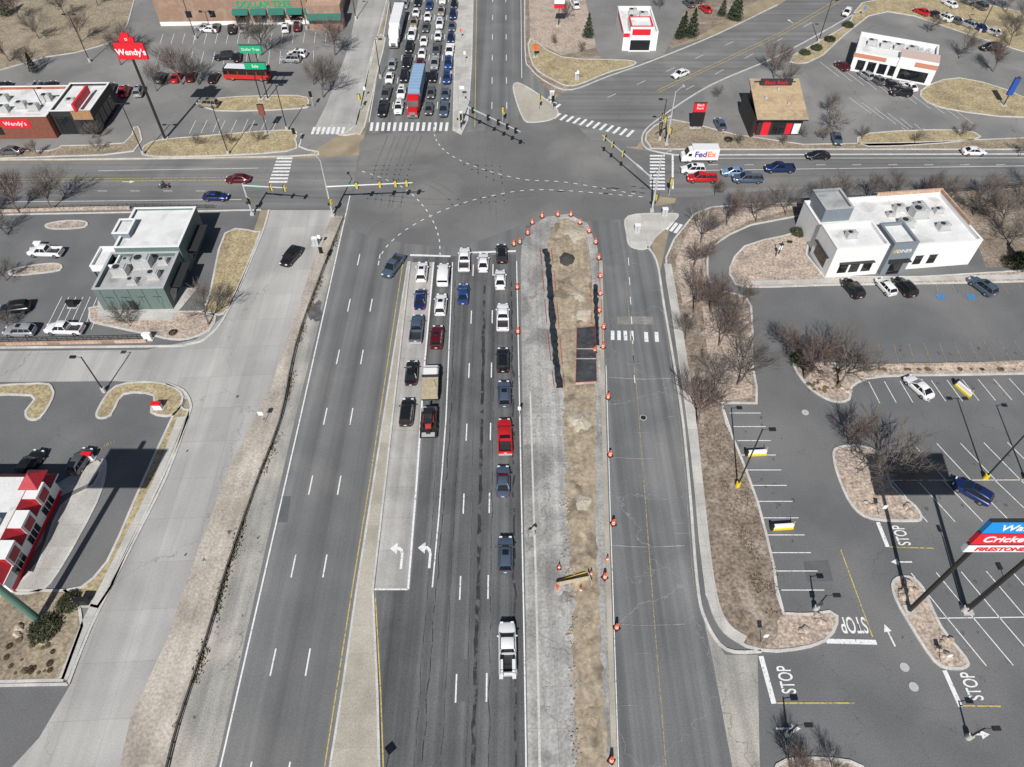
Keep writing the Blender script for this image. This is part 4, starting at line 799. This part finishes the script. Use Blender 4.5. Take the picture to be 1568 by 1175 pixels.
streetsign(588,1190,m_orange,2.6,'dia'); streetsign(405,648,m_wht,2.2); streetsign(795,640,m_wht,2.2,wd=.4); streetsign(708,150,m_wht,2.4,wd=1.0); streetsign(1247,936,m_trim,2.0,wd=.6)
for a in ((1190,395,m_wht),(706,60,m_orange),(712,95,m_wht),(560,150,m_wht),(1052,500,m_wht),(1320,25,m_blue),(884,125,m_wht),(492,378,m_wht),(1165,985,m_wht),(1345,790,m_wht),(1440,1015,m_wht)): streetsign(a[0],a[1],a[2],2.2,wd=.5)
def cabinet(px,py,s=1,m=None):
    mb=MB(); mb.b3(-.5*s,.5*s,-.35*s,.35*s,.05,1.5*s,m or m_steel); mb.b3(-.53*s,.53*s,-.38*s,.38*s,1.5*s,1.58*s,m_wht); mb.b3(-.02,.02,-.37*s,-.35*s,.2,1.4*s,m_trim); mb.b3(-.8*s,.8*s,-.6*s,.6*s,0,.05,m_conc); mb.obj("utility_cabinet",P(px,py))
for a in ((484,375),(1017,330),(706,182),(975,355),(845,150),(883,122)): cabinet(*a)
# ---------------------------------------------------------------- signals and lamps
def head(mb,x,y,z,face=0):
    mb.box((x,y,z),(.42,.3,1.1),m_sigy,face); dx,dy=math.sin(face),-math.cos(face)
    mb.box((x+dx*.17,y+dy*.17,z),(.66,.04,1.35),m_black,face)
    for k in(-.36,0,.36): mb.tube((x+dx*.18,y+dy*.18,z+k),(x+dx*.36,y+dy*.36,z+k-.03),.13,.13,m_black,8)
def mast(base,a,b,heads,zarm=6.4,lum=None,face=0):
    Pb=P(*base); A=P(*a,zarm)-Pb; B=P(*b,zarm)-Pb; mb=MB()
    top=Vector((0,0,zarm-.1)); mb.tube((0,0,0),(0,0,zarm+.3),.2,.16,m_steel,12); mb.box((0,0,.2),(.7,.7,.4),m_conc)
    mb.tube(top,B+Vector((0,0,.4)),.17,.10,m_steel,10)
    for t in heads:
        q=top.lerp(B+Vector((0,0,.4)),t); head(mb,q.x,q.y,q.z-.1,face)
    q=top.lerp(B,.3); mb.box((q.x,q.y,q.z+.1),(1.8,.05,.5),m_green if lum!=2 else m_wht,math.atan2(B.y,B.x))
    head(mb,.3,-.2,3.2,face+1.0); mb.box((-.3,0,2.6),(.3,.3,.4),m_black)
    if lum: mb.tube((0,0,zarm),(0,0,11.5),.13,.09,m_steel,10); mb.tube((0,0,11.4),(-1.0 if lum==1 else 1.5,1.2,12),.06,.05,m_steel,8); mb.box((-1.1 if lum==1 else 1.6,1.3,12),(.4,.8,.15),m_steel)
    mb.obj("traffic_signal_mast",Pb)
mast((510,331),(520,287),(632,283),(.35,.62,.80,.93),lum=1,face=math.pi)
mast((704,200),(718,168),(797,205),(.25,.5,.66,.8,.93),lum=1)
mast((998,324),(995,287),(922,210),(.6,.8,.95),lum=2,face=R(60))
mast((387,329),(380,287),(440,291),(.65,.95),face=R(-90))
mast((1020,222),(1018,180),(1010,190),(.5,),lum=2,face=R(90))
def pedsig(px,py):
    mb=MB(); mb.tube((0,0,0),(0,0,3),.06,.06,m_steel,8); head(mb,0,0,3.2,random.choice((0,1.57,3.14))); mb.box((.25,0,2.4),(.3,.25,.35),m_sigy); mb.obj("pedestrian_signal",P(px,py))
for a in ((846,172),(770,190),(455,222),(1012,200),(497,405),(825,170),(1024,300),(480,165),(553,170)): pedsig(*a)
def lamp(px,py,h=12.5,yb=True,rz=0,arms=1):
    mb=MB(); mb.tube((0,0,0),(0,0,.9),.32,.30,m_yel if yb else m_conc,12); mb.tube((0,0,.9),(0,0,h),.11,.08,m_dark,8)
    for s in ((1,) if arms==1 else (1,-1)): mb.tube((0,0,h-.1),(s*.8,0,h),.04,.04,m_dark,6); mb.box((s*1.15,0,h),(.8,.45,.2),m_dark)
    mb.obj("parking_lot_lamp",P(px,py),rz)
lamp(1129,745); lamp(1508,733,13,True,0,2); lamp(350,237,11,False,0,1); lamp(220,237,11,False,0,2); lamp(440,200,10,False); lamp(160,600,7.5,False,R(180)); lamp(545,30,11,False,R(180)); lamp(138,95,11,False,0,2); lamp(1475,935,9,False,R(90),1)
lamp(1253,65,10,False); lamp(1500,50,10,False); lamp(1190,395,3.5,False); lamp(470,45,11,False,0,2); lamp(300,60,11,False,0,2); lamp(1570,735,12,True); lamp(1248,934,4,False); lamp(80,190,8,False); lamp(583,120,9,False); lamp(600,28,9,False)
lamp(1010,215,9,False,R(180)); lamp(1205,1125,3.5,False); lamp(1482,1130,3.5,False)
for x,y,r in ((1158,696,4),(1198,809,4),(1474,599,-65)):
    mb=MB(); mb.b3(-1.3,1.3,-.3,.3,0,.35,m_yel); mb.b3(-1.25,1.25,-.16,.16,.35,.9,m_wht); mb.b3(-1.6,-1.3,-.25,.25,0,1.0,m_black); mb.tube((1.2,0,.9),(1.2,0,1.5),.05,.05,m_yel,6); mb.obj("cart_corral_barrier",P(x,y),R(r))
for x,y,m in ((243,626,m_red),(138,703,m_red),(130,925,m_black),(228,520,m_wht),(112,470,m_black),(62,380,m_wht)):
    mb=MB(); mb.b3(-.6,.6,-.25,.25,0,1.0,m_wht if m is not m_black else m_black); mb.b3(-.65,.65,-.3,.3,1.0,1.35,m); mb.b3(-.8,.8,-.45,.45,0,.12,m_conc); mb.obj("menu_board",P(x,y))
for x,y in ((1338,776),(1392,784),(1450,1006),(1382,915),(1443,985),(1400,905),(1228,975),(1262,955),(30,975),(1150,425),(850,60),(1300,600),(1255,590)):
    mb=MB()
    for k in range(3):
        s=random.uniform(.3,.6); a=random.uniform(0,3)
        mb.loft([[(k*.5+s*q*math.cos(i*1.047+a)*(1+.2*math.sin(i*3+k)),s*q*math.sin(i*1.047+a)+.3*(k%2),.08+s*.9*z) for i in range(6)] for q,z in ((1,0),(1.05,.4),(.7,.8),(.25,1))],m_gravel)
    mb.obj("landscape_boulder",P(x,y),a)
def fence(px,h=1.0,sp=3.0,m=None,name="wire_fence",r=.03,rails=3,sm=4):
    pts=cr(W(px),sm,False); mb=MB()
    for i in range(len(pts)-1):
        a,b=pts[i],pts[i+1]; n=max(1,int((b-a).length/sp))
        for k in range(n):
            q=a.lerp(b,k/n); mb.tube((q.x,q.y,0),(q.x,q.y,h),r*1.3,r*1.3,m or m_dark,4)
        for k in range(rails):
            z=h*(k+1)/rails-.05; mb.tube((a.x,a.y,z),(b.x,b.y,z),r,r,m or m_dark,4)
    mb.obj(name)
FL=[(527,336),(490,430),(455,530),(432,640),(395,740),(350,870),(318,980),(275,1110),(252,1200)]
fence(FL,.8,2.5,r=.04); fence([(-100,527),(60,524),(228,520)],1.1,1.2,name="iron_railing",r=.035)
strip("retaining_wall",W([(-100,531),(225,524)]),.3,0,.5,m_brick)
strip("low_wall",cr(W([(p[0]-3,p[1]) for p in FL]),4,False),.25,0,.2,m_dust)
fence([(-60,327),(100,321),(210,318),(330,320)],1.0,1.5,name="iron_railing",r=.03,sm=1)
strip("stone_wall",W([(-100,328),(90,322),(200,320)]),.5,0,.5,m_gravel)
strip("stone_wall",W([(1345,563),(1500,560),(1700,556)]),.5,.1,.55,m_gravel)
fence([(1250,312),(1400,300),(1600,285)],1.2,2.5,name="wood_fence",r=.05,sm=1)
# ---------------------------------------------------------------- vegetation
m_bark=simple("bare_twigs",(.145,.125,.11),.9,var=.25,vs=.8); m_bark2=simple("reddish_twigs",(.165,.12,.105),.9,var=.25,vs=.8)
def tree_mesh(seed,h=7.5,m=None,spread=1.0):
    rnd=random.Random(seed); mb=MB(); m=m or m_bark
    def br(p,d,L,r,lev):
        q=p; segs=2 if lev<3 else 1; dd=d.copy()
        for s in range(segs):
            nd=(dd+Vector((rnd.uniform(-.2,.2),rnd.uniform(-.2,.2),rnd.uniform(-.05,.16)))).normalized(); e=q+nd*L/segs
            mb.tube(q,e,r*(1-.3*s),r*(1-.3*(s+1)) if segs>1 else r*.5,m,5 if lev==0 else 3,False); 
            if lev<4:
                n=[0,2,2,2][lev] if lev else (2 if s==0 else 4)
                if lev==0 and s==0: n=0
                for _ in range(n):
                    a=rnd.uniform(0,6.28); side=nd.orthogonal().normalized(); side=Matrix.Rotation(a,3,nd)@side
                    k=[.95,.8,.8,.75][lev]*spread
                    cd=(nd+side*k*rnd.uniform(.7,1.2)); cd.z=max(cd.z,-.05)+.12; cd.normalize()
                    st=q.lerp(e,rnd.uniform(.4,1.0)); br(st,cd,L*rnd.uniform(.6,.85)*(1.15 if lev==0 else 1),max(r*.52,.015),lev+1)
            q=e; dd=nd
        if lev<4:
            for _ in range(2): 
                cd=(dd+Vector((rnd.uniform(-.5,.5),rnd.uniform(-.5,.5),rnd.uniform(0,.3)))).normalized(); br(q,cd,L*.72,max(r*.52,.015),lev+1)
    br(Vector((0,0,0)),Vector((0,0,1)),h*.33,h*.022,0)
    return mb.mesh("bare_tree",recalc=False)
TM=[tree_mesh(i,7.5,m_bark if i%3 else m_bark2,1.0+.12*(i%3)) for i in range(9)]
def tree(px,py,h=7.5,name="bare_tree"):
    me=random.choice(TM); put(me,name,P(px,py,.0),random.uniform(0,6.28),h/7.5*random.uniform(.95,1.1))
for a in ((1072,372,8),(1112,346,7.5),(1158,340,7),(1203,330,6.5),(1062,410,7),(1062,480,8),(1088,478,7.5),(1050,520,5),(1100,530,8.5),(1128,590,9.5),(1068,650,8.5),(1137,466,4.5),(1110,500,7),(1092,600,6.5),
 (1205,545,8),(1232,580,10),(1282,592,10),(1335,738,10.5),(1300,680,7),(1375,745,3),(1262,560,7),
 (1250,320,6.5),(1290,310,6.5),(1330,308,6),(1370,303,6),(1410,305,6.5),(1450,320,7),(1490,330,7.5),(1530,350,8.5),(1560,320,8.5),(1510,310,6.5),(1545,375,7.5),(1575,290,7),(1590,350,7),
 (30,325,8.5),(80,322,8.5),(12,360,5.5),(-10,330,7),(10,430,5),(320,498,8),(188,492,4.5),(200,500,3.5),(18,505,4),
 (15,95,7),(45,110,6),(60,60,7),(125,65,8),(185,100,9),(200,80,8),(280,130,9),(305,130,8),(400,85,11),(375,60,6),(513,85,11),(495,150,10),(480,130,7),(240,140,7),(300,225,3),(355,222,3),(395,218,3),(150,232,3),(60,240,4),(100,25,8),(30,30,8),(150,10,8),(0,10,8),
 (1185,120,9),(1200,128,6),(1070,10,7),(1010,15,5),(1100,150,3),(1270,175,5),(1275,200,6),(1395,100,5),(1468,90,7),(1545,70,7),(1560,45,8),(1520,110,8),(1540,20,8),(1490,15,7),(1420,50,5),(870,30,5),(890,80,3),(850,70,3),(1320,215,3),(1400,220,3),(1470,210,4),(1130,222,3),(1200,225,3),(1260,215,3.5),(1210,1190,4.5),(1275,1180,3.5),(1240,1200,4),(45,190,4),(150,215,4),
 (1095,300,4),(1560,240,4),(1230,210,3)): tree(*a)
def leafy(seed,kind,m):
    rnd=random.Random(seed); mb=MB(); n=2000
    if kind=='pine': mb.tube((0,0,0),(0,0,5.5),.16,.03,m_bark,6)
    for _ in range(n):
        if kind=='pine':
            z=rnd.uniform(.5,6)**1.0; rr=2.0*(1-z/6.3)*(.75+.35*math.sin(z*7)); a=rnd.uniform(0,6.28); q=rr*rnd.uniform(.35,1)**.5; c=Vector((q*math.cos(a),q*math.sin(a),z-q*.15)); s=.2
        else:
            v=Vector((rnd.gauss(0,1),rnd.gauss(0,1),rnd.gauss(0,1))).normalized()*rnd.uniform(.5,1)**.5; v*=1+.35*noise.noise(v*2.2+Vector((seed,0,0))); c=Vector((v.x,v.y,abs(v.z)*.6+.05)); s=.085
        u=Vector((rnd.gauss(0,1),rnd.gauss(0,1),rnd.gauss(0,1))).normalized(); t=u.orthogonal().normalized(); 
        mb.add([c+u*s,c-u*s*.5+t*s*.5,c-u*s*.5-t*s*.5],[(0,1,2)],m)
    return mb.mesh("evergreen",recalc=False)
m_pine=simple("pine_needles",(.035,.055,.025),.8,var=.4,vs=1.5); m_jun=simple("juniper_leaves",(.05,.06,.026),.8,var=.45,vs=2.5); m_brush=simple("dry_brush",(.24,.19,.12),.9,var=.3,vs=2)
pm_=[leafy(i,'pine',m_pine) for i in range(2)]; jm=[leafy(i+5,'bush',m_jun) for i in range(2)]; db=[leafy(i+9,'bush',m_brush) for i in range(2)]
for x,y,h in ((900,58,1.0),(1058,58,1.2),(1045,55,1.0),(1122,30,1.1),(1128,32,1.0),(55,112,.8),(1562,412,1.1),(1040,60,.9),(10,25,1.2),(1105,25,.8)): put(random.choice(pm_),"pine_tree",P(x,y),random.random()*6,h)
for x,y,s in ((106,924,1.4),(70,964,1.8),(1222,357,1.4),(1552,405,2.1),(1225,553,1.5),(1235,562,1.2),(1250,75,1.5),(1270,62,1.5),(1232,82,1.4),(1298,40,1.5),(1570,398,1.8),(265,510,.7),(1115,215,1)): put(random.choice(jm),"juniper_shrub",P(x,y,.1),random.random()*6,s)
for i in range(80):
    r=random.random()
    if r<.45: x=random.uniform(1235,1290);y=random.uniform(565,600)
    elif r<.75: x=random.uniform(1340,1560);y=566
    else: x=random.uniform(10,85);y=random.uniform(970,1035)
    put(random.choice(db),"dry_shrub",P(x,y,.1),random.random()*6,random.uniform(.15,.4))
mb=MB(); rnd=random.Random(3); fl=cr(W(FL),30,False)
def tuft(p,s,m):
    a=rnd.uniform(0,6.28); mb.add([(p.x-s*math.cos(a)*.6,p.y-s*math.sin(a)*.6,.02),(p.x+s*math.cos(a)*.6,p.y+s*math.sin(a)*.6,.02),(p.x+rnd.uniform(-.1,.1),p.y,s*1.6)],[(0,1,2)],m)
for _ in range(3000):
    k=rnd.randrange(len(fl)-1); p=fl[k].lerp(fl[k+1],rnd.random()); p=p+Vector((rnd.gauss(.1,.3),rnd.gauss(0,.3),0))
    if noise.noise(p*.25)<-.05: continue
    tuft(p,rnd.uniform(.08,.25),m_brush if rnd.random()<.6 else m_bark)
mb.obj("weeds")
mb=MB()
for _ in range(2500):
    t=rnd.random(); p=P(1075+88*t,650+290*t,.1); p.x+=rnd.uniform(0.2,3.6)
    if noise.noise(p*.5)<.0: continue
    s=rnd.uniform(.05,.14); a=rnd.uniform(0,6); mb.add([(p.x-s*math.cos(a),p.y-s*math.sin(a),.12),(p.x+s*math.cos(a),p.y+s*math.sin(a),.12),(p.x,p.y,.12+s*1.5)],[(0,1,2)],m_brush if rnd.random()<.5 else m_bark)
mb.obj("dead_grass_tufts")
print("OBJ",len(bpy.data.objects))
